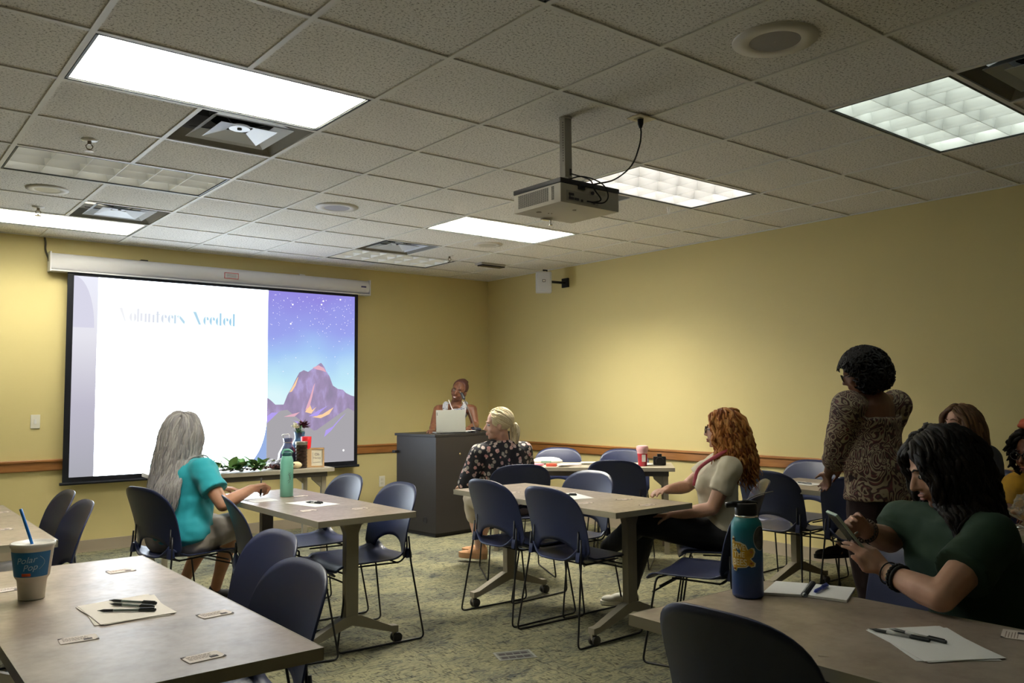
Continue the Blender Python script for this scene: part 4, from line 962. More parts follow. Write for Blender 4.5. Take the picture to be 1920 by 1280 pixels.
# 2 speaker behind the lectern
def pat_zig():
    m = bpy.data.materials.new('cloth_zigzag'); m.use_nodes = True; nt = m.node_tree; b = nt.nodes['Principled BSDF']; tc = nt.nodes.new('ShaderNodeTexCoord')
    n = nt.nodes.new('ShaderNodeTexWave'); n.inputs['Scale'].default_value = 38; n.inputs['Distortion'].default_value = 9; n.inputs['Detail'].default_value = 1; n.inputs['Detail Scale'].default_value = 4
    nt.links.new(tc.outputs['Object'], n.inputs['Vector']); nt.links.new(ramp(nt, [(.42, (.03, .04, .09)), (.55, (.72, .74, .78))], n.outputs[1]), b.inputs['Base Color']); b.inputs['Roughness'].default_value = .8; return m
r, b_, H_, R0_ = person('speaker in a sleeveless patterned top leaning on the lectern behind the laptop', (4.40, 4.08), dict(
    hd=215, pel=(4.40, 4.15, .86), nck=(4.405, 3.915, 1.240), head=(4.435, 3.885, 1.385), face=(-.80, -.60, -.02), up=(.26, -.20, 1), hs=1.0, skin=SK_DEEP, bulk=.92,
    arms=[((4.560, 3.825, 1.190), (4.545, 3.74, 1.025), (4.33, 3.56, 1.005), hp((-.8, -.5, -.05), (0, 0, -1), 1, c=.3)),
          ((4.235, 3.975, 1.190), (4.075, 3.83, 1.020), (3.935, 3.635, 1.002), hp((-.55, -.8, -.1), (0, 0, -1), -1, c=.25))],
    legs=[((4.48, 4.10, .84), (4.50, 4.09, .47), (4.50, 4.16, .09), (-.4, -.8, 0)), ((4.32, 4.18, .84), (4.30, 4.15, .47), (4.30, 4.24, .09), (-.6, -.6, 0))],
    shirt=dict(name='top', mat=pat_zig(), sleeve=0, k=.014, top=.93, straps=True, fold=.006), pants=dict(name='trousers', mat=DENIM), shoe=('shoe', BLACK, BLACK)))
face_parts(b_, H_, 1.0, ('speaker', (.22, .07, .055)), ('dark', (.02, .01, .008)), R0_)
# open mouth, speaking
bm = bmesh.new(); ell(bm, (0, .0955, -.0615), (.013, .004, .0065)); bmesh.ops.transform(bm, matrix=H_ @ M.Scale(1.0, 4), verts=bm.verts); obj('teeth', bm, mat('teeth', (.70, .66, .60), .3), b_, smooth=True)
HRD = mat('hair_auburn', (.060, .016, .012), .5, bump=(120, .4, (1, 1, 5)))
bm = bmesh.new(); ell(bm, (0, -.022, .046), (.084, .098, .090), seg=28, rng=18)
for v in bm.verts:
    if v.co.y > .035 and v.co.z < .10: v.co.y = .035
ell(bm, (.004, -.070, .098), (.052, .050, .042))
for k in range(26):
    a = 2*PI*k/26; c = V((.004+.046*math.cos(a), -.070+.044*math.sin(a), .100)); tube(bm, [c, c+V((0, 0, .018)), V((.004, -.072, .136))], [.010, .009, .006], 6)
bmesh.ops.transform(bm, matrix=H_ @ M.Scale(1.0, 4), verts=bm.verts); smoothed('hair', bm, HRD, r, .007, 2)
LAN = mat('lanyard_white', (.75, .68, .70), .6)
strap(r, R0_, [(4.335, 3.93, 1.295), (4.325, 3.86, 1.21), (4.345, 3.80, 1.13), (4.38, 3.77, 1.05)], LAN)
strap(r, R0_, [(4.46, 3.86, 1.285), (4.46, 3.81, 1.21), (4.43, 3.775, 1.13), (4.385, 3.768, 1.05)], LAN)

# 3 blonde woman with ponytail
def pat_floral(name, base, c1, c2, sc=26, th=.36):
    m = bpy.data.materials.new(name); m.use_nodes = True; nt = m.node_tree; b = nt.nodes['Principled BSDF']; tc = nt.nodes.new('ShaderNodeTexCoord')
    v = nt.nodes.new('ShaderNodeTexVoronoi'); v.inputs['Scale'].default_value = sc; nt.links.new(tc.outputs['Object'], v.inputs['Vector'])
    n = nt.nodes.new('ShaderNodeTexNoise'); n.inputs['Scale'].default_value = sc*2.2; nt.links.new(tc.outputs['Object'], n.inputs['Vector'])
    ad = nt.nodes.new('ShaderNodeMath'); ad.operation = 'MULTIPLY_ADD'; ad.inputs[1].default_value = .45; nt.links.new(n.outputs[0], ad.inputs[0]); nt.links.new(v.outputs['Distance'], ad.inputs[2])
    hue = ramp(nt, [(.3, c1), (.5, c2), (.75, (.35, .33, .28))], v.outputs['Color'])
    msk = ramp(nt, [(.0, (.25,)*3), (th-.12, (1,)*3), (th, (1,)*3), (th+.07, (0,)*3)], ad.outputs[0])
    x = nt.nodes.new('ShaderNodeMix'); x.data_type = 'RGBA'; nt.links.new(msk, x.inputs[0]); x.inputs[6].default_value = col3(base); nt.links.new(hue, x.inputs[7]); nt.links.new(x.outputs[2], b.inputs['Base Color']); b.inputs['Roughness'].default_value = .8; return m
r, b_, H_, R0_ = person('seated blonde woman with a ponytail and black floral blouse, back to camera', (3.33, 1.60), dict(
    hd=12, bulk=1.12, pel=(3.33, 1.615, .545), nck=(3.265, 1.660, .985), head=(3.215, 1.640, 1.115), face=(-.80, .52, -.05), skin=SK_PALE, armb=1.1,
    arms=[((3.095, 1.705, .900), (3.04, 1.80, .68), (3.16, 2.02, .63), hp((.5, .8, -.1), (0, 0, -1), 1, c=.5)), ((3.435, 1.615, .900), (3.53, 1.70, .68), (3.40, 1.97, .63), hp((-.5, .8, -.1), (0, 0, -1), -1, c=.5))],
    legs=[((3.25, 1.63, .52), (3.27, 2.06, .52), (3.36, 2.08, .12), (-.5, 1, 0)), ((3.41, 1.62, .52), (3.46, 2.04, .52), (3.46, 2.20, .12), (-.3, 1, 0))],
    shirt=dict(name='blouse', mat=pat_floral('cloth_floral', (.012, .012, .018), (.62, .50, .46), (.60, .30, .28), 27, .60), sleeve=1.25, k=.022, fold=.016, top=.97), pants=dict(name='capri_trousers', mat=mat('cloth_cream', (.50, .44, .34), .8), len=1.35),
    shoe=('sandal', mat('sandal_tan', (.42, .22, .10), .6), mat('sandal_sole', (.33, .18, .08), .7), .02)))
face_parts(b_, H_, 1.0, ('pale', (.50, .20, .17)), ('blond', (.30, .22, .12)), R0_)
HB = hairmats('hair_blonde', [(.70, .60, .38), (.78, .70, .50), (.58, .48, .29)])
bm = bmesh.new(); rnd = random.Random(8); ell(bm, (0, -.020, .040), (.084, .099, .090), seg=28, rng=18)
for v in bm.verts:
    if v.co.y > .052 and v.co.z < .105: v.co.y = .052
tie = V((-.005, -.112, -.018))
for k in range(120):      # strands combed back to the tie
    a = rnd.uniform(0, 2*PI); z = rnd.uniform(-.15, 1); rr = math.sqrt(1-z*z); n = V((rr*math.cos(a), rr*math.sin(a), z)); c0 = V((0, -.020, .040)); rad = V((.085, .100, .091))
    p = c0+V((n.x*rad.x, n.y*rad.y, n.z*rad.z))
    if p.y > .055 and p.z < .09: continue
    pts = []
    for t in range(9):
        q = p.lerp(tie, t/8)-c0; e = math.sqrt((q.x/rad.x)**2+(q.y/rad.y)**2+(q.z/rad.z)**2); q = q*(1.02/max(e, .05)) if t < 8 else q; pts.append(c0+q)
    tube(bm, pts, .0050, 5, mi=rnd.randrange(3))
for k in range(90):       # the tail
    a = rnd.uniform(0, 6.28); q = rnd.random()**.5; ph = rnd.uniform(0, 6.28); pts = []
    L = rnd.uniform(.17, .25)
    for t in range(12):
        u = t/11; w_ = .012+.035*math.sin(PI*min(1, u*1.1+.05))
        pts.append(tie+V((.03*u+math.cos(a)*q*w_+.006*math.sin(9*u+ph), -.008-.022*math.sin(PI*min(1, u*1.6)*.5)+math.sin(a)*q*w_*.8+.030*u, .015-L*u**1.25+.01)))
    tube(bm, pts, [.0055*(1 if t < 8 else 1-(t-8)*.25) for t in range(12)], 5, mi=rnd.randrange(3))
bmesh.ops.transform(bm, matrix=H_, verts=bm.verts); obj('hair', bm, HB, r, smooth=True)
bm = bmesh.new(); bmesh.ops.create_cone(bm, cap_ends=True, segments=14, radius1=.020, radius2=.020, depth=.018, matrix=H_ @ M.Translation(tie+V((0, -.008, 0))) @ M.Rotation(PI/2, 4, 'X')); obj('hair_tie', bm, mat('hair_tie', (.45, .40, .30), .7), r)
strap(r, R0_, [(3.20, 1.70, .955), (3.225, 1.625, .995), (3.27, 1.60, 1.005), (3.315, 1.635, .985)], LAN)

# 4 red-haired woman
r, b_, H_, R0_ = person('red-haired woman with glasses and cream t-shirt at the middle table', (3.38, -.26), dict(
    hd=318, pel=(3.395, -.265, .545), nck=(3.43, -.275, .975), head=(3.445, -.265, 1.120), face=(-.50, .86, .03), skin=SK_FAIR,
    arms=[((3.305, -.415, .915), (3.215, -.355, .685), (3.105, -.15, .635), hp((-.6, .7, 0), (0, 0, -1), 1, c=.4)),
          ((3.545, -.135, .915), (3.45, .03, .76), (3.215, -.02, .765), hp((-1, -.15, -.02), (0, 0, -1), -1, c=.3))],
    legs=[((3.33, -.33, .52), (3.00, .00, .585), (3.07, .37, .37), (-.5, .8, -.2)), ((3.45, -.20, .52), (3.22, .16, .53), (3.27, .36, .088), (-.6, .8, 0))],
    shirt=dict(name='shirt', mat=mat('cloth_oat', (.50, .46, .35), .8, noise=(6, (.43, .39, .29), .3, .7)), sleeve=.60, k=.014, fold=.022, fs=.08), pants=dict(name='trousers', mat=DENIM, len=1.9),
    shoe=('sneaker', mat('sneaker_white', (.62, .60, .50), .6), mat('sneaker_sole', (.75, .72, .62), .6))))
face_parts(b_, H_, 1.0, ('red', (.50, .20, .17)), ('ginger', (.28, .11, .03)), R0_)
glasses(b_, H_, 1.0, mat('tortoise', (.06, .025, .012), .25))
HR = hairmats('hair_red', [(.34, .115, .025), (.46, .19, .045), (.22, .065, .016), (.52, .25, .075)])
locks('hair', r, H_, 1.0, HR, 480, .335, 'wavy', R0_, seed=11, thick=.0078, wave=.012, wl=.105, obst=[(V((3.43, -.275, .91))-R0_, .10), (V((3.31, -.41, .93))-R0_, .075)], flare=.022, front=.040, bias=(.15, -.1, 0))
ROSE = mat('strap_rose', (.42, .07, .10), .6)
strap(r, R0_, [(3.40, -.37, 1.02), (3.325, -.325, .985), (3.275, -.215, .90), (3.262, -.185, .80)], ROSE, 'neck_strap', .011)

# 5 standing woman, paisley blouse
def pat_paisley():
    m = bpy.data.materials.new('cloth_paisley'); m.use_nodes = True; nt = m.node_tree; b = nt.nodes['Principled BSDF']; tc = nt.nodes.new('ShaderNodeTexCoord')
    n = nt.nodes.new('ShaderNodeTexNoise'); n.inputs['Scale'].default_value = 7; n.inputs['Detail'].default_value = 1.5; n.inputs['Distortion'].default_value = 2.6; nt.links.new(tc.outputs['Object'], n.inputs['Vector'])
    mu = nt.nodes.new('ShaderNodeMath'); mu.operation = 'MULTIPLY'; mu.inputs[1].default_value = 9; nt.links.new(n.outputs[0], mu.inputs[0])
    fr = nt.nodes.new('ShaderNodeMath'); fr.operation = 'FRACT'; nt.links.new(mu.outputs[0], fr.inputs[0])
    c = ramp(nt, [(.0, (.035, .016, .014)), (.28, (.05, .022, .018)), (.36, (.30, .25, .165)), (.70, (.28, .23, .15)), (.78, (.11, .025, .03)), (1, (.04, .016, .016))], fr.outputs[0])
    nt.links.new(c, b.inputs['Base Color']); b.inputs['Roughness'].default_value = .75; return m
r, b_, H_, R0_ = person('standing woman with short black curly hair and a brown paisley blouse, back to camera', (3.83, -1.0), dict(
    hd=352, bulk=1.12, pel=(3.86, -1.0, .90), nck=(3.83, -1.005, 1.335), head=(3.755, -.975, 1.455), face=(-.40, .88, -.40), skin=SK_MID, armb=1.1, vox=.008,
    arms=[((3.625, -.975, 1.265), (3.69, -.865, 1.01), (3.855, -.700, .865), hp((.45, .35, -.6), (.3, .4, -.6), 1, c=.45)),
          ((4.035, -1.03, 1.265), (4.10, -.90, 1.02), (3.99, -.72, .90), hp((-.5, .6, -.2), (-.5, -.4, -.4), -1, c=.5))],
    legs=[((3.77, -1.0, .88), (3.75, -.96, .48), (3.76, -1.02, .09), (-.2, 1, 0)), ((3.95, -1.0, .88), (3.96, -.97, .48), (3.95, -1.04, .09), (.1, 1, 0))],
    shirt=dict(name='blouse', mat=pat_paisley(), sleeve=1.45, k=.030, top=.74, nk=.52, low=((0, 0, -.15), .185, .14, .155), fold=.022, fs=.12), pants=dict(name='trousers', mat=mat('cloth_maroon', (.018, .008, .009), .85), len=1.92, k=.022),
    shoe=('shoe', BLACK, BLACK)))
glasses(b_, H_, 1.0, mat('frame_black', (.01, .01, .01), .25))
HK = hairmats('hair_black', [(.007, .006, .006), (.011, .009, .008), (.005, .004, .004)])
rnd = random.Random(21); bm = bmesh.new(); ell(bm, (0, -.028, .03), (.092, .108, .098), seg=24, rng=16)
for v in bm.verts:
    if v.co.y > .055: v.co.y = .055
for k in range(620):     # springy curls all over, longer at the nape
    z = rnd.uniform(-.95, 1); a = rnd.uniform(0, 2*PI); rr = math.sqrt(1-z*z); n = V((rr*math.cos(a), rr*math.sin(a), z))
    if n.y > .60 and z < .55: continue
    c = V((n.x*.098, -.026+n.y*.108, .028+n.z*.100)); 
    if z < -.2: c.y -= .030*(-z); c.z -= .028*(-z); c.x *= 1.10
    u, v_ = frame_from(n); R1 = rnd.uniform(.010, .019); t0 = rnd.uniform(0, 6.28); ax = (n*.6+V((0, 0, -.8))).normalized(); pts = []
    for t in range(8): an = t0+t*1.05; pts.append(c+u*R1*math.cos(an)+v_*R1*math.sin(an)+ax*.006*t+n*.012)
    tube(bm, pts, [.005, .0065, .007, .007, .007, .0065, .005, .0025], 5, mi=rnd.randrange(3))
bmesh.ops.transform(bm, matrix=H_, verts=bm.verts); obj('hair', bm, HK, r, smooth=True)
bm = bmesh.new(); 
for t in range(1): tube(bm, [V((3.845, -.712, .885))-R0_+V((.030*math.cos(a), .026*math.sin(a), .012*math.cos(a))) for a in [2*PI*k/16 for k in range(17)]], .0035, 6)
obj('bracelet', bm, CHROME, r, smooth=True)

# 6 dark-haired woman with phone
GRN = mat('cloth_forest', (.016, .040, .022), .85, noise=(5, (.013, .038, .020), .3, .7))
ph_top = V((1.705, -1.985, .968)); ph_dir = V((.052, -.033, -.076)).normalized()
r, b_, H_, R0_ = person('dark-haired woman in a dark green t-shirt looking down at a phone, in the right foreground', (2.10, -2.25), dict(
    hd=294, bulk=1.10, pel=(2.15, -2.30, .545), nck=(2.045, -2.19, .955), head=(2.055, -2.165, 1.095), face=(-.66, .68, -.38), skin=SK_FAIR, armb=1.06, vox=.0055,
    arms=[((1.965, -2.345, .905), (1.690, -2.315, .772), (1.765, -2.125, .800), hp((-.10, .62, .60), (.25, .70, -.55), 1, c=.42, k=.95, t=(-.3, .5, .85), cs=(.30, .34, .38, .42))),
          ((2.105, -2.015, .900), (2.050, -1.990, .845), (1.870, -2.000, .900), hp((-.85, .05, .42), (-.25, -.75, -.35), -1, c=.55, k=.95, t=(-.75, -.1, .75)))],
    legs=[((2.03, -2.31, .52), (1.62, -2.14, .50), (1.60, -2.00, .09), (-.8, .4, 0)), ((2.12, -2.12, .52), (1.72, -1.93, .50), (1.66, -1.80, .09), (-.8, .4, 0))],
    shirt=dict(name='shirt', mat=GRN, sleeve=.62, k=.020, fold=.014, top=.99), pants=dict(name='trousers', mat=DENIM), shoe=('shoe', BLACK, BLACK)))
face_parts(b_, H_, 1.0, ('fair', (.50, .20, .17)), ('black', (.02, .012, .01)), R0_)
HD = hairmats('hair_darkbrown', [(.008, .0055, .0045), (.013, .008, .006), (.006, .0045, .004)])
locks('hair', r, H_, 1.0, HD, 620, .40, 'long', R0_, seed=31, thick=.0090, wave=.012, wl=.15, obst=[(V((2.045, -2.20, .90))-R0_, .115), (V((1.97, -2.34, .92))-R0_, .07), (V((2.10, -2.03, .92))-R0_, .07)], flare=.02, front=.052, bias=(.35, -.2, 0))
EL = mat('elastic_black', (.010, .010, .010), .7)
def bracelet(r, R0_, c, ax, rad, rr, m, bead=False):
    u, v_ = frame_from(V(ax)); c = V(c)-R0_; bm = bmesh.new(); pts = [c+(u*math.cos(a)+v_*math.sin(a))*rad for a in [2*PI*k/22 for k in range(23)]]
    if bead:
        for p in pts[:-1]: ell(bm, p, (rr,)*3, seg=8, rng=6)
    else: tube(bm, pts, rr, 6)
    obj('bracelet', bm, m, r, smooth=True)
fa = V((1.765, -2.125, .800))-V((1.690, -2.315, .772))
for t, rad, rr, bd in ((.96, .033, .0022, False), (.80, .036, .0060, True), (.73, .037, .0048, False)): bracelet(r, R0_, V((1.690, -2.315, .772))+fa*t, fa, rad, rr, EL, bd)
fb = V((1.870, -2.000, .900))-V((2.050, -1.990, .845))
for t, rad, rr, bd in ((.97, .034, .0045, True), (.90, .036, .0022, False)): bracelet(r, R0_, V((2.050, -1.990, .845))+fb*t, fb, rad, rr, mat('beads_brown', (.06, .035, .02), .5), bd)
bracelet(r, R0_, (1.752, -2.035, .905), (-.1, .6, .6), .0098, .0016, CHROME)
# the phone in her hands
n_ = ph_dir.cross(V((.6, .78, 0))).normalized(); s_ = n_.cross(ph_dir).normalized()
mt = basis(s_, ph_dir, n_, ph_top)
r = empty('phone', ph_top, 0, 'pale green phone held upright by the dark-haired woman', 'phone'); mt.translation = (0, 0, 0)
bm = bmesh.new(); box(bm, -.036, .036, 0, .148, -.0045, .0045, .003, mtx=mt); obj('case', bm, mat('phone_case', (.36, .48, .42), .4), r)
bm = bmesh.new(); box(bm, -.033, .033, .004, .144, -.0056, -.0044, mtx=mt); obj('display', bm, mat('phone_glass', (.02, .02, .025), .1), r)
bm = bmesh.new(); box(bm, -.028, -.006, .008, .030, .0044, .0060, .001, mtx=mt); obj('camera_bump', bm, BLACK, r)

# 7 person in yellow at the edge
YEL = mat('cloth_mustard', (.60, .33, .025), .8, noise=(9, (.42, .23, .03), .35, .6))
r, b_, H_, R0_ = person('person in a mustard yellow top with black glasses, cut by the right edge', (4.10, -1.84), dict(
    hd=280, pel=(4.13, -1.86, .545), nck=(4.05, -1.83, .905), head=(3.945, -1.770, 1.030), face=(-.95, .28, -.10), skin=SK_DEEP,
    arms=[((3.985, -2.02, .855), (3.86, -2.05, .72), (3.70, -1.88, .77), hp((-.8, .4, 0), (0, 0, -1), 1, c=.4)), ((4.045, -1.655, .855), (3.93, -1.60, .70), (3.74, -1.72, .775), hp((-.9, -.2, 0), (0, 0, -1), -1, c=.4))],
    legs=[((4.08, -1.95, .52), (3.69, -1.93, .50), (3.66, -1.93, .09), (-1, 0, 0)), ((4.10, -1.77, .52), (3.70, -1.74, .50), (3.67, -1.74, .09), (-1, 0, 0))],
    shirt=dict(name='top', mat=YEL, sleeve=.7, k=.022, fold=.016), pants=dict(name='trousers', mat=DENIM), shoe=('shoe', BLACK, BLACK)))
face_parts(b_, H_, 1.0, ('deep', (.22, .07, .055)), ('dark', (.02, .01, .008)), R0_)
glasses(b_, H_, 1.0, mat('frame_black', (.01, .01, .01), .25))
locks('hair', r, H_, 1.0, HK, 120, .10, 'short', R0_, seed=3, thick=.012, wave=.012, wl=.05, seglen=.012)
bm = bmesh.new(); ell(bm, (0, .02, .145), (.055, .040, .020)); ell(bm, (.03, .0, .155), (.03, .03, .022)); bmesh.ops.transform(bm, matrix=H_, verts=bm.verts); smoothed('head_scarf', bm, mat('scarf_coral', (.55, .10, .05), .7), r, .006, 3, .008, .04)
strap(r, R0_, [(4.0, -1.74, .945), (3.93, -1.76, .90), (3.895, -1.80, .84)], ROSE)

# 8 brown-haired woman by the wall
r, b_, H_, R0_ = person('woman with long straight brown hair seated by the right wall, face in profile', (4.95, -1.04), dict(
    hd=280, pel=(4.97, -1.04, .545), nck=(4.90, -1.03, .985), head=(4.875, -1.02, 1.130), face=(-.93, .36, .12), skin=SK_PALE,
    arms=[((4.84, -1.20, .935), (4.70, -1.27, .73), (4.58, -1.08, .77), hp((-.8, .4, 0), (0, 0, -1), 1, c=.4)), ((4.90, -.84, .935), (4.78, -.74, .73), (4.62, -.86, .77), hp((-.9, -.2, 0), (0, 0, -1), -1, c=.4))],
    legs=[((4.92, -1.12, .52), (4.53, -.98, .53), (4.46, -.86, .088), (-.7, .7, 0)), ((4.94, -.95, .52), (4.62, -.66, .57), (4.42, -.44, .36), (-.85, .5, -.1))],
    shirt=dict(name='shirt', mat=mat('cloth_charcoal', (.03, .03, .035), .8), sleeve=.6, k=.02), pants=dict(name='trousers', mat=mat('cloth_brown', (.020, .013, .010), .8)), shoe=('shoe', mat('shoe_brown', (.025, .016, .012), .6), BLACK)))
face_parts(b_, H_, 1.0, ('pale', (.50, .20, .17)), ('brown', (.10, .05, .025)), R0_)
HBr = hairmats('hair_brown', [(.11, .055, .026), (.16, .085, .040), (.075, .036, .018)])
locks('hair', r, H_, 1.0, HBr, 240, .46, 'straight', R0_, seed=41, thick=.011, wave=.003, wl=.2, obst=[(V((4.90, -1.03, .91))-R0_, .10), (V((4.85, -1.19, .94))-R0_, .07)], flare=.005, front=.045, bias=(.35, -.1, 0))
# ---------------------------------------------------------------- things on the tables
def small(name, bm, m, loc, label, cat, group=None, rz=0, smooth=False, auto=None):
    o = obj(name, bm, m, None, smooth, auto); o.location = loc; o.rotation_euler = (0, 0, rz); return tag(o, label, cat, group)
INK = mat('ink_brown', (.22, .15, .12), .8); INKD = mat('ink_dark', (.06, .05, .05), .8); CARDM = mat('card_pinkish', (.70, .62, .56), .7)
def card(x, y, rz, label, detailed=True):
    r = empty('info_card', (x, y, TZ), rz, label, 'card', 'small printed cards on the tables')
    bm = bmesh.new(); box(bm, -.044, .044, -.028, .028, .0002, .0010, mtx=M.Rotation(.0, 4, 'X')); obj('card_stock', bm, CARDM, r)
    if detailed:
        rnd = random.Random(int(abs(x*1000+y*777))); bm = bmesh.new()
        for k in range(5):
            y0 = .017-.0065*k; x0 = -.036; 
            while x0 < .020:
                l = rnd.uniform(.003, .010); box(bm, x0, x0+l, y0, y0+.0022, .0010, .0012); x0 += l+.002
        tag(obj('printed_lines', bm, INK, r), kind='stuff')
        bm = bmesh.new(); box(bm, .010, .030, -.020, -.006, .0011, .0013); ell(bm, (.020, -.013, .0013), (.006, .005, .0004), seg=10, rng=6); obj('printed_picture', bm, INKD, r)
        bm = bmesh.new(); prism(bm, [(-.044, .028), (-.030, .028), (-.044, .016)], 'z', .0010, .0013); prism(bm, [(.044, -.028), (.034, -.028), (.044, -.018)], 'z', .0010, .0013); obj('dark_corner', bm, INKD, r)
    return r
card(.099, -.18, .05, 'printed card at the far right corner of the cup table')
card(-.208, -1.016, -.05, 'printed card left of the nearest card on the cup table, below the paper')
card(.147, -.995, .12, 'printed card at the right edge of the cup table')
card(-.012, -1.372, .08, 'nearest printed card, low on the cup table')
card(-.255, -.256, .1, 'printed card half hidden behind the drink cup')
card(.000, 1.905, .1, 'card on the left-edge table, the farther one'); card(-.085, 1.205, .1, 'card on the left-edge table, the nearer one')
card(1.55, 1.493, .2, 'card behind the mint bottle'); card(1.297, .848, .1, 'card on the near left of the mint bottle table'); card(1.55, .738, 0, 'card at the near right end of the mint bottle table')
card(2.89, .756, .1, 'card at the far right of the middle table'); card(2.653, .767, .1, 'card peeking between the two dark chair backs'); card(2.628, .082, .05, 'card in front of the paper with the pen on the middle table')
card(2.916, .054, .1, 'card right of centre on the middle table'); card(2.83, -.207, .05, 'card nearest the end corner of the middle table')
card(1.635, -2.52, .3, 'card cut by the right edge on the near right table')
def sheets(pts, label, n=2, m=PAPERW, z=TZ, group=None, name='paper_sheets'):
    c = V((sum(p[0] for p in pts)/4, sum(p[1] for p in pts)/4, 0)); r = empty(name, (c.x, c.y, z), 0, label, 'paper', group); rnd = random.Random(int(c.x*999))
    for k in range(n):
        bm = bmesh.new(); a = .05*(n-1-k)*(1 if k % 2 else -1); q = [M.Rotation(a, 3, 'Z') @ (V((p[0], p[1], 0))-c) for p in pts]
        prism(bm, [(v.x, v.y) for v in q], 'z', .0003+.0011*k, .0010+.0011*k); obj('sheet', bm, m, r)
    return r
sheets([(-.137, -.651), (.069, -.627), (.062, -.915), (-.133, -.917)], 'loose cream paper sheets under three pens on the cup table', 3, mat('paper_cream', (.74, .68, .60), .7))
sheets([(1.336, 1.235), (1.507, 1.250), (1.554, .977), (1.386, .950)], 'white paper with a pen on the mint bottle table', 1)
sheets([(1.20, 1.56), (1.37, 1.56), (1.36, 1.38), (1.21, 1.38)], 'sheet the woman in teal writes on', 1)
sheets([(2.792, .526), (2.93, .50), (2.83, .21), (2.66, .25)], 'white paper with a dark pen on the middle table', 1)
sheets([(1.394, -2.26), (1.566, -2.366), (1.405, -2.585), (1.241, -2.478)], 'white paper under two pens on the near right table', 3)
sheets([(4.40, -.04), (4.56, -.06), (4.53, -.28), (4.37, -.26)], 'white paper on the table behind the standing woman', 1); sheets([(4.30, -.72), (4.46, -.74), (4.42, -.98), (4.26, -.95)], 'white paper right of the standing woman', 2)
def pen(x0, y0, x1, y1, z, body, grip, label, cap=True, L=.145, rr=.0042, tiltz=0):
    p0 = V((x0, y0)); p1 = V((x1, y1)); d = (p1-p0).normalized(); c = (p0+p1)/2; a = math.atan2(d.y, d.x)
    r = empty('ballpoint_pen', (c.x, c.y, z+rr), a, label, 'pen', 'pens lying on the tables'); h = L/2; X_ = M.Rotation(PI/2, 4, 'Y')
    bm = bmesh.new(); lathe(bm, [(rr*.92, -h+.03), (rr*.92, h-.045)], 10); bmesh.ops.transform(bm, matrix=X_, verts=bm.verts); obj('barrel', bm, body, r, auto=.5)
    bm = bmesh.new(); lathe(bm, [(.0006, -h), (.0016, -h+.007), (rr*.8, -h+.014), (rr, -h+.018), (rr, -h+.045)], 10); bmesh.ops.transform(bm, matrix=X_, verts=bm.verts); obj('tip_and_grip', bm, grip, r, auto=.6)
    bm = bmesh.new(); lathe(bm, [(rr*1.05, h-.048), (rr*1.08, h-.002), (rr*.6, h)], 10); bmesh.ops.transform(bm, matrix=X_, verts=bm.verts); box(bm, h-.045, h-.005, -.0012, .0012, rr, rr*1.5); obj('cap', bm, grip, r, auto=.6)
GB = mat('pen_grey', (.16, .20, .18), .35); GK = mat('pen_black', (.012, .014, .014), .4); CLR = mat('pen_clear', (.45, .45, .44), .2); BLU = mat('pen_blue', (.02, .05, .42), .3)
zp = TZ+.0040
pen(-.111, -.769, .025, -.869, zp, GB, GK, 'lowest of three grey pens on the cream paper', L=.165); pen(-.064, -.705, .030, -.835, zp, GB, GK, 'middle of three grey pens on the cream paper', L=.155); pen(-.056, -.653, .051, -.794, zp, GB, GK, 'topmost of three grey pens on the cream paper', L=.165)
pen(1.43, 1.16, 1.47, 1.06, TZ+.0012, CLR, GK, 'first clear pen on the paper by the mint bottle', L=.12); pen(1.455, 1.18, 1.49, 1.07, TZ+.0012, CLR, GK, 'second clear pen on the paper by the mint bottle', L=.12)
pen(2.74, .47, 2.835, .374, TZ+.0012, GB, GK, 'dark pen on the middle table', L=.14, rr=.0055)
pen(1.383, -2.27, 1.396, -2.421, zp, CLR, GK, 'left one of two clear pens with black caps', L=.15); pen(1.423, -2.304, 1.413, -2.451, zp, CLR, GK, 'right one of two clear pens with black caps', L=.15)
pen(1.609, -1.974, 1.731, -1.949, TZ+.009, BLU, BLU, 'blue pen on the open notebook', L=.118, rr=.0055)
pen(4.47, -.12, 4.45, -.20, TZ+.0012, GK, GK, 'black pen on the paper behind the standing woman', L=.14)
# notebook
r = empty('spiral_notebook', (1.650, -1.930, TZ), math.atan2(1.891-1.96-.0, .159), 'small open spiral notebook with blank pages next to the blue bottle', 'notebook')
r.rotation_euler = (0, 0, math.atan2(.069, .159)+PI/2); a_ = r.rotation_euler[2]
# pages either side of the coil: measured corners brought into the notebook's own frame
Ri = M.Rotation(-a_, 3, 'Z')
def nl(p): v = Ri @ (V((p[0], p[1], 0))-V((1.650, -1.930, 0))); return (v.x, v.y)
for nm, q in (('left_page', [(1.517, -1.859), (1.686, -1.793), (1.738, -1.886), (1.586, -1.955)]), ('right_page', [(1.742, -1.896), (1.790, -2.008), (1.619, -2.076), (1.592, -1.965)])):
    bm = bmesh.new(); prism(bm, [nl(p) for p in q], 'z', .0005, .0075); obj(nm, bm, PAPERW, r)
bm = bmesh.new(); A_, B2 = V((*nl((1.742, -1.891)), .008)), V((*nl((1.583, -1.960)), .008))
for k in range(22):
    c = A_.lerp(B2, (k+.5)/22); d = (B2-A_).normalized(); s2 = V((-d.y, d.x, 0)); tube(bm, [c+s2*.0095*math.cos(t)+V((0, 0, .0075*math.sin(t))) for t in [2*PI*j/10 for j in range(11)]], .0012, 4, caps=False)
tag(obj('wire_coil', bm, mat('coil_dark', (.05, .05, .05), .35, metal=.6), r), kind=None)
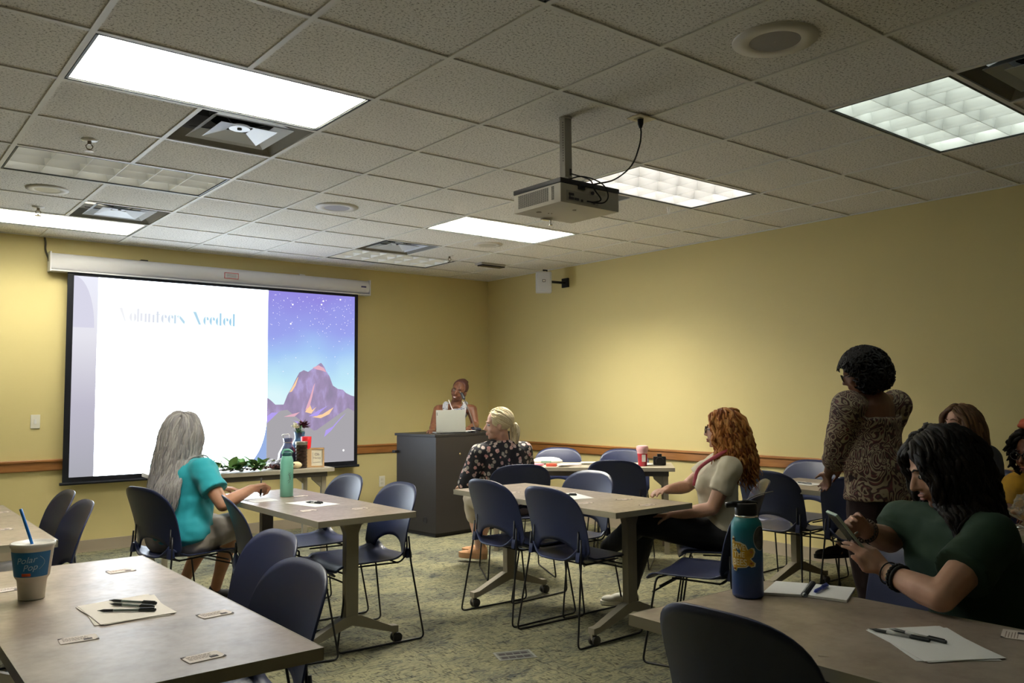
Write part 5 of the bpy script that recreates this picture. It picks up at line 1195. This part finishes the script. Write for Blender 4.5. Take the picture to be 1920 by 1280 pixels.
# drink cup
cx, cy2 = -.222, -.440; CUPW = mat('cup_foam', (.66, .60, .50), .5)
r = empty('drink_cup', (cx, cy2, TZ), math.radians(-18), 'large white foam cup with a blue wrap, lid and blue straw', 'cup')
bm = bmesh.new(); lathe(bm, [(.034, 0), (.0365, .002), (.0405, .052), (.0415, .060), (.0485, .070), (.0590, .158), (.0610, .1645), (.058, .166)], 48); obj('cup_body', bm, CUPW, r, auto=.7)
bm = bmesh.new(); lathe(bm, [(.0622, .160), (.0635, .165), (.0625, .171), (.057, .172), (.054, .166), (.001, .167)], 48, capb=False, capt=False); obj('lid', bm, mat('cup_lid', (.72, .70, .64), .25, spec=.6), r, smooth=True)
WRAP = mat('cup_wrap_blue', (.015, .17, .42), .4); WRAPD = mat('cup_wrap_edge', (.02, .03, .10), .4)
def cr(z): return .0485+(z-.070)*(.0590-.0485)/.088+.0004
CA = math.radians(-90-25+18)   # the wrap's middle faces the camera
def band(bm, a0, a1, z0, z1, off, n=24):
    P_ = [[bm.verts.new(((cr(z)+off)*math.cos(a0+(a1-a0)*k/n), (cr(z)+off)*math.sin(a0+(a1-a0)*k/n), z)) for k in range(n+1)] for z in (z0, z1)]
    for k in range(n): bm.faces.new((P_[0][k], P_[0][k+1], P_[1][k+1], P_[1][k]))
bm = bmesh.new(); band(bm, CA-1.35, CA+1.25, .073, .148, .0003); obj('blue_wrap', bm, WRAP, r, smooth=True)
bm = bmesh.new(); band(bm, CA-1.75, CA-1.50, .073, .148, .0003); obj('wrap_stripe', bm, WRAPD, r, smooth=True)
bm = bmesh.new(); band(bm, CA-.30, CA+.20, .076, .085, .0007, 8); obj('orange_mark', bm, mat('wrap_orange', (.60, .09, .02), .4), r)
def cup_text(s, size, z, da, m_, slant=0):
    cu = bpy.data.curves.new('t', 'FONT'); cu.body = s; cu.size = size; cu.align_x = 'CENTER'; cu.align_y = 'CENTER'; cu.offset = -.0; cu.shear = .25
    to = bpy.data.objects.new('t', cu); S.collection.objects.link(to); me = bpy.data.meshes.new_from_object(to.evaluated_get(bpy.context.evaluated_depsgraph_get())); bpy.data.objects.remove(to)
    for v in me.vertices:
        zz = z+v.co.y+slant*v.co.x; an = CA+da+v.co.x/.053; rr = cr(zz)+.0010; v.co = (rr*math.cos(an), rr*math.sin(an), zz)
    me.materials.clear(); link('wrap_lettering', me, m_, r, False)
PALE = mat('wrap_text', (.42, .62, .74), .5)
cup_text('Polar', .026, .124, -.05, PALE, .12); cup_text('Pop', .026, .102, .15, PALE, .12)
bm = bmesh.new(); pts = []
for k in range(13): t = k/12; an = CA+.62+.28*math.sin(PI*t); z = .096+.040*t; pts.append(V(((cr(z)+.001)*math.cos(an), (cr(z)+.001)*math.sin(an), z)))
tube(bm, pts, .0006, 4); obj('wrap_swoosh', bm, PALE, r)
bm = bmesh.new(); tube(bm, [V((-.002, -.004, .120)), V((-.002, -.004, .166)), V((-.035, -.008, .275))], .0045, 10); bm2 = bm; obj('straw', bm, mat('straw_blue', (.01, .20, .70), .35), r, smooth=True)
# near right bottle
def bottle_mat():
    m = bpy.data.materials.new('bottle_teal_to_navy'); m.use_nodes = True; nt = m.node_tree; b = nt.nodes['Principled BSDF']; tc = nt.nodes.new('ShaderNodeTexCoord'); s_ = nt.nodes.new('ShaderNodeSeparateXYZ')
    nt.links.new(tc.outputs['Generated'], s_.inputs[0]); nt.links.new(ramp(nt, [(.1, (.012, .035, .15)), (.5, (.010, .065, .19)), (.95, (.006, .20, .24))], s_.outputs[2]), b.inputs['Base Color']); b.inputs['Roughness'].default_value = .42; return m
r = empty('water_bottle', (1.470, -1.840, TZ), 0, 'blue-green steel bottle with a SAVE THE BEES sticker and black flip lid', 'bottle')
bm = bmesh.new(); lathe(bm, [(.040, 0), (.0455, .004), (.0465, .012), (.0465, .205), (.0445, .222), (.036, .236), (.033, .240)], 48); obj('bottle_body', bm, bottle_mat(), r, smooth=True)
bm = bmesh.new(); lathe(bm, [(.034, .238), (.035, .242), (.034, .245)], 40); obj('neck_ring', bm, CHROME, r, smooth=True)
bm = bmesh.new(); lathe(bm, [(.033, .244), (.0335, .248), (.0335, .276), (.031, .281)], 40); o = obj('lid', bm, BLACK, r, auto=.6)
# camera-facing side of this bottle
va = math.atan2(CAM.y+1.840, CAM.x-1.470); vx = V((math.cos(va), math.sin(va), 0)); vl = V((vx.y, -vx.x, 0))*1.0
left = V((-math.sin(va), math.cos(va), 0))*-1.0
left = -V((RT.x, RT.y, 0)).normalized()
bm = bmesh.new(); sp0 = V((0, 0, .277)); tube(bm, [sp0+left*.00, sp0+left*.040, sp0+left*.062+V((0, 0, -.003))], [.012, .010, .009], 10); tube(bm, [sp0-left*.034+V((0, 0, .002)), sp0+left*.010+V((0, 0, .010))], .006, 8)
obj('flip_spout', bm, BLACK, o, smooth=True)
bm = bmesh.new(); tube(bm, catmull([sp0+V((0, 0, .008)), sp0-left*.012+V((0, 0, .018)), sp0-left*.045+V((0, 0, .030)), sp0-left*.085+V((0, 0, .038))]), .0018, 6); obj('handle_loop', bm, mat('loop_grey', (.25, .25, .24), .4), o, smooth=True)
BR = .0472; aF = math.atan2(vx.y, vx.x)
def on_bottle(u, z, off): an = aF+u/BR; return V(((BR+off)*math.cos(an), (BR+off)*math.sin(an), z))
def bottle_flat(name, poly, off, m_, nseg=1):
    bm = bmesh.new(); vs = [bm.verts.new((p[0], p[1], 0)) for p in poly]; f = bm.faces.new(vs); bmesh.ops.triangulate(bm, faces=[f])
    for _ in range(2): bmesh.ops.subdivide_edges(bm, edges=bm.edges, cuts=1, use_grid_fill=False)
    bmesh.ops.triangulate(bm, faces=bm.faces)
    for v in bm.verts: v.co = on_bottle(v.co.x, v.co.y, off)
    return obj(name, bm, m_, r)
def stk(k): return [(u*k+(-.030)*(1-k), (z-.122)*k+.122) for u, z in [(-.052, .165), (-.047, .182), (-.040, .180), (-.039, .168), (-.020, .167), (-.004, .160), (.002, .146), (.012, .152), (.020, .150), (.023, .140), (.018, .126), (.010, .121), (.016, .113), (.024, .108), (.022, .098), (.010, .096), (.004, .101), (-.004, .095), (-.030, .092), (-.034, .082), (-.044, .084), (-.047, .095), (-.052, .100)]]
bottle_flat('sticker_border', stk(1.04), .0004, mat('sticker_cream', (.66, .60, .42), .5))
bottle_flat('bee_sticker', stk(.95), .0008, mat('sticker_gold', (.56, .33, .02), .5, noise=(60, (.40, .22, .02), .3, .6)))
def bottle_text(s, size, u, z):
    cu = bpy.data.curves.new('t', 'FONT'); cu.body = s; cu.size = size; cu.align_x = 'CENTER'; cu.align_y = 'CENTER'; cu.offset = .0004
    to = bpy.data.objects.new('t', cu); S.collection.objects.link(to); me = bpy.data.meshes.new_from_object(to.evaluated_get(bpy.context.evaluated_depsgraph_get())); bpy.data.objects.remove(to)
    for v in me.vertices: v.co = on_bottle(u+v.co.x*.85, z+v.co.y, .0013)
    me.materials.clear(); link('sticker_lettering', me, mat('letter_cream', (.72, .66, .40), .6), r, False)
bottle_text('SAVE', .023, -.026, .152); bottle_text('THE', .022, -.024, .131); bottle_text('BEES', .027, -.024, .108)
for (u, z) in ((.012, .140), (.012, .107), (-.043, .176), (-.040, .089)):
    bm = bmesh.new(); ell(bm, (0, 0, 0), (.0045, .0045, .003), seg=10, rng=6); bmesh.ops.transform(bm, matrix=M.Translation(on_bottle(u, z, .001)), verts=bm.verts); obj('bee', bm, mat('bee_rust', (.26, .08, .02), .6), r, smooth=True)
uc = .045
bottle_flat('round_sticker_border', [(uc+.026*math.cos(t), .180+.037*math.sin(t)) for t in [2*PI*k/26 for k in range(26)]], .0004, mat('sticker_silver', (.45, .48, .50), .4))
bottle_flat('round_sticker', [(uc+.024*math.cos(t), .180+.035*math.sin(t)) for t in [2*PI*k/26 for k in range(26)]], .0008, mat('sticker_dark', (.03, .04, .045), .4, noise=(50, (.10, .11, .11), .35, .6)))
# mint bottle
MINT = mat('mint_enamel', (.20, .52, .40), .4); MINTD = mat('mint_dark', (.02, .10, .10), .4)
r = empty('mint_bottle', (1.478, 1.540, TZ), 0, 'tall mint green bottle with a small sprig print on the writing table', 'bottle')
bm = bmesh.new(); lathe(bm, [(.036, 0), (.0395, .003), (.0395, .215), (.037, .228), (.030, .246), (.027, .252)], 40); obj('bottle_body', bm, MINT, r, smooth=True)
bm = bmesh.new(); lathe(bm, [(.029, .250), (.030, .253), (.030, .266), (.027, .272)], 32); l_ = obj('lid', bm, MINTD, r, smooth=True)
bm = bmesh.new(); tube(bm, arc_path([(-.030, 0, .262), (-.024, 0, .285), (.012, -.002, .286), (.034, -.006, .268)], .01), .008, 8); obj('carry_handle', bm, MINT, l_, smooth=True)
bm = bmesh.new(); vr = V((RT.x, RT.y, 0)).normalized(); vf = V((-FW.x, -FW.y, 0)).normalized()
def mb(u, z): an = u/.0400; return (vf*math.cos(an)+vr*math.sin(an))*.0402+V((0, 0, z))
for a_, b_2 in (((.022, .150), (.034, .105)), ((.024, .120), (.038, .142)), ((.024, .112), (.036, .122)), ((.018, .138), (.030, .128)), ((.016, .096), (.034, .112)), ((.020, .085), (.032, .100)), ((.036, .150), (.024, .140))): tube(bm, [mb(*a_), mb((a_[0]+b_2[0])/2+.001, (a_[1]+b_2[1])/2), mb(*b_2)], .0009, 4)
obj('sprig_print', bm, mat('print_brown', (.07, .05, .05), .6), r)
# carpet label: printed tape square
r = empty('floor_marker', (2.063, .027, 0), math.radians(-22), 'flat square marker with dark bars taped on the carpet', 'floor marker')
bm = bmesh.new()
for q in ((-.10, .10, .058, .070), (-.10, .10, -.070, -.058), (-.10, -.088, -.058, .058), (.088, .10, -.058, .058), (-.088, .088, -.006, .006)): box(bm, q[0], q[1], q[2], q[3], .0008, .0025)
obj('frame', bm, mat('marker_grey', (.26, .26, .22), .6), r)
bm = bmesh.new(); box(bm, -.088, .088, -.058, .058, .0006, .0018); obj('backing', bm, mat('marker_back', (.14, .14, .12), .7), r)
for k in range(2):
    for t in range(4):
        bm = bmesh.new(); box(bm, -.078+.04*t, -.046+.04*t, -.045+.055*k, -.016+.055*k, .0018, .0024); obj('dark_bar', bm, INKD, r)

# ---------------------------------------------------------------- refreshment table things
def G(x, y): a = math.radians(-3); return x, y
gz = TZ
GLS = mat('clear_plastic', (.85, .88, .95), .08, trans=.85, ior=1.3)
def carafe(x, y, label, body, liquid, h, rr, handle):
    r = empty('carafe', (x, y, gz), 0, label, 'carafe', 'tall pitchers on the refreshment table')
    bm = bmesh.new(); lathe(bm, [(rr*.75, 0), (rr*.98, .01), (rr, h*.30), (rr*.92, h*.50), (rr*.45, h*.78), (rr*.42, h*.86), (rr*.50, h)], 28, capt=False); obj('pitcher_wall', bm, body, r, smooth=True)
    bm = bmesh.new(); lathe(bm, [(rr*.72, .004), (rr*.95, .014), (rr*.96, h*.30), (rr*.86, h*.50), (rr*.50, h*.70)], 28); obj('contents', bm, liquid, r, smooth=True)
    if handle:
        bm = bmesh.new(); tube(bm, arc_path([(-.02, 0, h*.90), (-.055, 0, h*1.12), (.010, 0, h*1.14), (.022, 0, h*.92)], .012), .005, 7); obj('handle', bm, mat('handle_white', (.78, .80, .84), .3), r, smooth=True)
        bm = bmesh.new(); lathe(bm, [(rr*.44, h*.84), (rr*.40, h*.97)], 20); obj('stopper', bm, mat('stopper_pink', (.62, .50, .55), .3), r, smooth=True)
    return r
NV = mat('navy_glass', (.02, .045, .16), .15, spec=.7); SB = mat('slate_blue_glass', (.06, .14, .26), .2, spec=.6); DKL = mat('dark_drink', (.010, .010, .020), .2)
carafe(2.375, 3.555, 'clear pitcher of dark drink with a white handle', mat('pitcher_clear', (.12, .14, .26), .08, spec=.8, trans=.2, ior=1.2), DKL, .255, .085, True)
carafe(2.545, 3.690, 'slate blue round vase pitcher holding the flowers', SB, SB, .300, .100, False)
r = empty('flower_posy', (2.545, 3.690, gz+.295), 0, 'cream and burgundy flowers in the slate blue vase', 'flowers')
def flower(nm, c, R1, m_, np_, seed):
    rnd = random.Random(seed); bm = bmesh.new()
    for k in range(np_):
        z = rnd.uniform(-.2, 1); a = rnd.uniform(0, 6.28); rr = math.sqrt(1-z*z); n = V((rr*math.cos(a), rr*math.sin(a), z)); L = R1*rnd.uniform(.75, 1.1); u, v2 = frame_from(n); w2 = R1*.22
        p = [V(c), V(c)+n*L*.55+u*w2, V(c)+n*L, V(c)+n*L*.55-u*w2]; vs = [bm.verts.new(q) for q in p]; vs2 = [bm.verts.new(q+v2*.002) for q in p]
        bm.faces.new(vs); bm.faces.new(vs2[::-1])
        for t in range(4): bm.faces.new((vs[t], vs2[t], vs2[(t+1) % 4], vs[(t+1) % 4]))
    obj(nm, bm, m_, r)
flower('burgundy_bloom', (.035, 0, .050), .070, mat('petal_burgundy', (.075, .010, .022), .7), 60, 1); flower('cream_bloom', (-.045, -.01, .045), .045, mat('petal_cream', (.62, .58, .40), .7), 40, 2); flower('green_leaves', (-.02, -.03, .005), .060, mat('leaf_green', (.06, .17, .05), .6), 26, 3)
bm = bmesh.new(); lathe(bm, [(.028, 0), (.030, .003), (.034, .03)], 24); 
r = empty('tumbler', (2.530, 3.52, gz), 0, 'tall red cup behind the jar and the small frame', 'cup')
obj('foot', bm, mat('tumbler_white', (.75, .68, .64), .4), r, smooth=True)
bm = bmesh.new(); lathe(bm, [(.0335, .03), (.040, .15), (.046, .262), (.044, .264)][:], 28); o = obj('red_sleeve', bm, mat('tumbler_red', (.72, .01, .02), .35), r, smooth=True)
# bring the tumbler onto a low riser so it shows above the jar
bm = bmesh.new(); lathe(bm, [(.050, 0), (.050, .001)], 16); bm.free()
r = empty('glass_jar', (2.440, 3.425, gz), 0, 'clear jar full of dark coffee beans with a metal lid', 'jar')
bm = bmesh.new(); lathe(bm, [(.048, 0), (.052, .004)]+[(.052+.0016*math.sin(k*1.57), .010+.19*k/28) for k in range(29)], 30); obj('jar_body', bm, mat('jar_dark', (.030, .014, .010), .12, spec=.8, noise=(75, (.012, .006, .006), .35, .6)), r, smooth=True)
bm = bmesh.new(); lathe(bm, [(.053, .20), (.054, .203), (.054, .225), (.051, .229)], 30); obj('metal_lid', bm, mat('lid_nickel', (.42, .40, .34), .3, metal=.8), r, auto=.6)
r = empty('picture_frame', (2.575, 3.395, gz), math.radians(-22), 'small wooden frame with a lettered card at the table end', 'picture frame')
FRW = mat('frame_pine', (.52, .33, .16), .5); tl = M.Rotation(math.radians(-6), 4, 'X')
bm = bmesh.new()
for q in ((-.062, .062, 0, .014), (-.062, .062, .156, .170), (-.062, -.048, .014, .156), (.048, .062, .014, .156)): box(bm, q[0], q[1], -.008, .006, q[2], q[3], mtx=tl)
obj('frame', bm, FRW, r)
bm = bmesh.new(); box(bm, -.050, .050, -.002, .004, .012, .158, mtx=tl); obj('card', bm, mat('card_cream', (.80, .76, .62), .6), r)
bm = bmesh.new(); box(bm, -.085, -.063, -.03, .05, 0, .160, mtx=tl); obj('side_block', bm, FRW, r)
for s_, z, sz in (('Oh', .112, .032), ('Honey', .082, .024)): text_mesh('frame_lettering', s_, sz, INK, r, tl @ M.Translation((0, -.0035, z)) @ M.Rotation(PI/2, 4, 'X'), .0002)
bm = bmesh.new(); tube(bm, [tl @ V((-.036, -.004, .130)), tl @ V((-.036, -.004, .045)), tl @ V((.026, -.004, .045))], .0010, 4); obj('corner_line', bm, INK, r)
# dark plate with white shells and slices
r = empty('snack_dish', (2.285, 3.50, gz), 0, 'dark dish heaped with white petals beside the greenery', 'dish')
bm = bmesh.new(); lathe(bm, [(.05, 0), (.085, .010), (.115, .028), (.117, .030), (.08, .016)], 30); obj('dish', bm, mat('dish_dark', (.02, .02, .03), .25), r, auto=.6)
bm = bmesh.new(); rnd = random.Random(9)
for k in range(26):
    c = V((rnd.gauss(0, .045), rnd.gauss(0, .04), .035+rnd.random()*.055)); ell(bm, c, (.030*rnd.uniform(.5, 1), .016, .005), M.Rotation(rnd.uniform(0, 3), 3, 'Z') @ M.Rotation(rnd.uniform(-.7, .7), 3, 'X'), 8, 6)
tag(obj('petals', bm, mat('petal_white', (.66, .66, .70), .6, noise=(20, (.25, .25, .3), .3, .55)), r, smooth=True), kind='stuff')
bm = bmesh.new(); ell(bm, (0, 0, .030), (.055, .04, .030)); bm2 = None
small('bread_roll', bm, mat('bread', (.70, .58, .36), .7), (2.385, 3.40, gz), 'pale round roll behind the mint bottle', 'roll', smooth=True)
LF = [mat('leaf_a', (.10, .27, .09), .5), mat('leaf_b', (.17, .36, .12), .5), mat('leaf_c', (.30, .42, .19), .5)]
def garland(x0, x1, y, n, seed, label, big):
    rnd = random.Random(seed); r = empty('leaf_garland', (x0, y, gz), 0, label, 'greenery', 'leafy branches on the refreshment table'); L = x1-x0
    bm = bmesh.new(); tube(bm, catmull([(0, 0, .012), (L*.3, .02, .030), (L*.6, -.01, .022), (L, .01, .035)]), .004, 6)
    for k in range(10): c = V((L*rnd.random(), 0, .025)); tube(bm, [c, c+V((rnd.uniform(-.05, .05), rnd.uniform(-.06, .05), rnd.uniform(.0, .05)))], .0018, 5)
    obj('twig', bm, mat('twig_dark', (.05, .025, .02), .7), r)
    for k in range(n):
        bm = bmesh.new(); l = rnd.uniform(.05, .085)*big; w_ = l*rnd.uniform(.20, .34); P_ = []
        for i in range(7):
            t = i/6; hw = w_*math.sin(PI*t**.8)**.8+.0005; z = -.35*l*(t-.2)**2
            P_.append([bm.verts.new((l*t, -hw, z+hw*.25)), bm.verts.new((l*t, 0, z)), bm.verts.new((l*t, hw, z+hw*.25))])
        for i in range(6):
            for j in range(2): bm.faces.new((P_[i][j], P_[i+1][j], P_[i+1][j+1], P_[i][j+1]))
        az = rnd.uniform(0, 6.28); el_ = rnd.uniform(.0, 1.15); mt = M.Translation((L*rnd.random(), rnd.uniform(-.03, .03), rnd.uniform(.020, .050))) @ M.Rotation(az, 4, 'Z') @ M.Rotation(-el_, 4, 'Y') @ M.Rotation(rnd.uniform(-.8, .8), 4, 'X')
        bmesh.ops.transform(bm, matrix=mt, verts=bm.verts)
        for v in bm.verts: v.co.z = max(v.co.z, .003)
        obj('leaf', bm, LF[rnd.randrange(3)], r, smooth=True)
garland(1.44, 1.90, 3.44, 44, 5, 'leafy branch on the front table just right of the teal shoulder', 1.25)
garland(1.80, 2.12, 3.38, 30, 6, 'larger leafy branch hanging over the front table edge', 1.75)
bm = bmesh.new(); rnd = random.Random(15)
for k in range(60): ell(bm, (rnd.uniform(-.19, .19), rnd.uniform(-.05, .05), .012+rnd.random()*.03), (.012, .010, .009), None, 7, 5)
tag(small('dried_berries', bm, mat('berry_dark', (.07, .02, .02), .5), (2.16, 3.42, gz), 'dark berries and pods scattered between greenery and dish', 'berries', smooth=True), kind='stuff')
bm = bmesh.new()
for k in range(14): ell(bm, (rnd.uniform(-.35, .25), rnd.uniform(-.06, .04), .010+rnd.random()*.02), (.022, .016, .010), None, 8, 6)
tag(small('white_petals', bm, mat('petal_loose', (.72, .72, .70), .6), (1.90, 3.45, gz), 'white blossoms scattered under the leafy branches', 'petals', smooth=True), kind='stuff')

# ---------------------------------------------------------------- diagonal corner table things
RF = 'things on the diagonal corner table'
def F_(u, v): # along / across the diagonal table
    return (4.43+u*math.cos(FA)-v*math.sin(FA), 2.015+u*math.sin(FA)+v*math.cos(FA))
bm = bmesh.new(); lathe(bm, [(.030, 0), (.034, .005), (.036, .075), (.033, .08)], 24)
small('orange_cup', bm, mat('orange_plastic', (.80, .13, .05), .4), (*F_(-.54, -.06), TZ), 'small orange cup at the blonde woman\'s elbow', 'cup', auto=.6)
bm = bmesh.new(); ell(bm, (0, 0, .030), (.14, .055, .030)); ell(bm, (.0, 0, .048), (.115, .045, .018))
for v in bm.verts: v.co += V((0, 0, .004))*NZ.noise(v.co*30)
r = empty('wipes_pack', (*F_(-.30, .02), TZ), FA, 'white soft pack lying in front of the left blue chair', 'packet')
obj('pouch', bm, mat('pouch_white', (.82, .80, .74), .5), r, smooth=True)
bm = bmesh.new(); box(bm, -.05, .04, -.058, -.050, .02, .036, .002); obj('green_label', bm, mat('label_green', (.25, .40, .30), .5), r)
bm = bmesh.new(); ell(bm, (0, 0, .014), (.075, .03, .014)); ell(bm, (.06, .02, .012), (.05, .02, .012))
small('pink_cloth', bm, mat('cloth_pink', (.78, .22, .30), .7), (*F_(-.42, -.17), TZ), 'folded pink cloth on the corner table', 'cloth', rz=FA, smooth=True)
bm = bmesh.new(); box(bm, -.045, .045, -.03, .03, 0, .026, .006); small('red_box', bm, mat('box_red', (.62, .10, .06), .5), (*F_(-.245, -.19), TZ), 'small red-orange box beside the pink cloth', 'box', rz=FA, auto=.6)
for k, (u, v, rz, lab) in enumerate(((-.10, -.17, .2, 'papers lying at the front of the corner table'), (.10, .05, -.15, 'stack of papers before the gap between the blue chairs'))):
    bm = bmesh.new()
    for t in range(5): box(bm, -.10, .10, -.07, .07, .004*t, .004*t+.0025, mtx=M.Rotation(.12*t-.2, 4, 'Z'))
    small('paper_pile', bm, mat('paper_mixed%d' % k, (.76, .74, .64) if k else (.76, .68, .60), .7), (*F_(u, v), TZ+.0005), lab, 'papers', rz=FA+rz)
r = empty('bug_bottle', (*F_(.535, -.10), TZ), FA, 'pink-lidded tumbler of red drink at the corner table end', 'bottle')
bm = bmesh.new(); lathe(bm, [(.036, 0), (.038, .003), (.043, .105), (.044, .108)], 28); obj('red_drink', bm, mat('drink_red', (.42, .008, .03), .12, spec=.7), r, auto=.6)
bm = bmesh.new(); lathe(bm, [(.0445, .108), (.046, .125), (.052, .138), (.052, .160), (.048, .172), (.03, .178)], 28); obj('pink_lid', bm, mat('lid_pink', (.74, .42, .44), .35), r, auto=.6)
bm = bmesh.new(); box(bm, -.006, .026, -.0455, -.040, .040, .100); obj('white_label', bm, mat('label_pale', (.70, .64, .64), .5), r)
r.name = 'drink_tumbler'
bm = bmesh.new(); lathe(bm, [(.05, 0), (.085, .004), (.088, .007), (.05, .004)], 28); small('paper_plate', bm, PAPERW, (*F_(.54, .02), TZ), 'white plate at the foot of the red drink tumbler', 'plate', auto=.6)
r = empty('camera_body', (*F_(.685, .02), TZ), FA, 'black camera at the right end of the corner table', 'camera')
bm = bmesh.new(); box(bm, -.055, .055, -.03, .03, 0, .075, .012); box(bm, -.02, .02, -.025, .025, .07, .098, .008); obj('body', bm, BLACK, r, auto=.6)
bm = bmesh.new(); lathe(bm, [(.032, 0), (.034, .02), (.033, .05)], 24); bmesh.ops.transform(bm, matrix=M.Translation((0, -.028, .038)) @ M.Rotation(PI/2, 4, 'X'), verts=bm.verts); obj('lens', bm, BLACK, r, auto=.6)
# ---------------------------------------------------------------- clear bags on the table at the right edge
r = empty('clear_bag', (3.52, -1.98, TZ), 0, 'clear plastic bag of brown snacks in front of the yellow top', 'bag')
bm = bmesh.new(); rnd = random.Random(77); bmesh.ops.create_icosphere(bm, subdivisions=4, radius=1)
for v in bm.verts:
    n = NZ.noise(v.co*2.2)*.35+NZ.noise(v.co*6)*.12; v.co = V((v.co.x*.13, v.co.y*.16, (v.co.z+1)*.085))*(1+n*.8); v.co.z = max(0, v.co.z)
obj('film', bm, mat('bag_film', (.75, .68, .55), .10, trans=.8, ior=1.15), r, smooth=False)
bm = bmesh.new()
for k in range(30): ell(bm, (rnd.gauss(0, .045), rnd.gauss(0, .06), .02+rnd.random()*.08), (.020, .014, .012), M.Rotation(rnd.uniform(0, 3), 3, 'Z'), 8, 6)
tag(obj('snacks', bm, mat('snack_brown', (.30, .17, .07), .6, noise=(25, (.14, .07, .03), .35, .6)), r, smooth=True), kind='stuff')
bm = bmesh.new()
for k in range(9): a = rnd.uniform(0, 6.28); c = V((rnd.gauss(0, .05)-.03, rnd.gauss(0, .07), .012)); tube(bm, [c+V((.035*math.cos(t+a), .030*math.sin(t+a)*(1+.2*math.sin(t*3)), .012+.006*math.sin(2*t))) for t in [6.28*j/14 for j in range(15)]], .0016, 4)
tag(small('wire_rings', bm, CHROME, (3.40, -1.96, TZ), 'shiny wire loops lying beside the clear bag', 'wire'), kind='stuff')
bm = bmesh.new(); box(bm, -.022, .022, -.012, .012, 0, .0006); small('tape_scrap', bm, mat('tape_tan', (.40, .34, .26), .6), (1.127, -2.294, TZ), 'scrap of clear tape stuck at the near left edge of the table', 'tape', rz=.6)
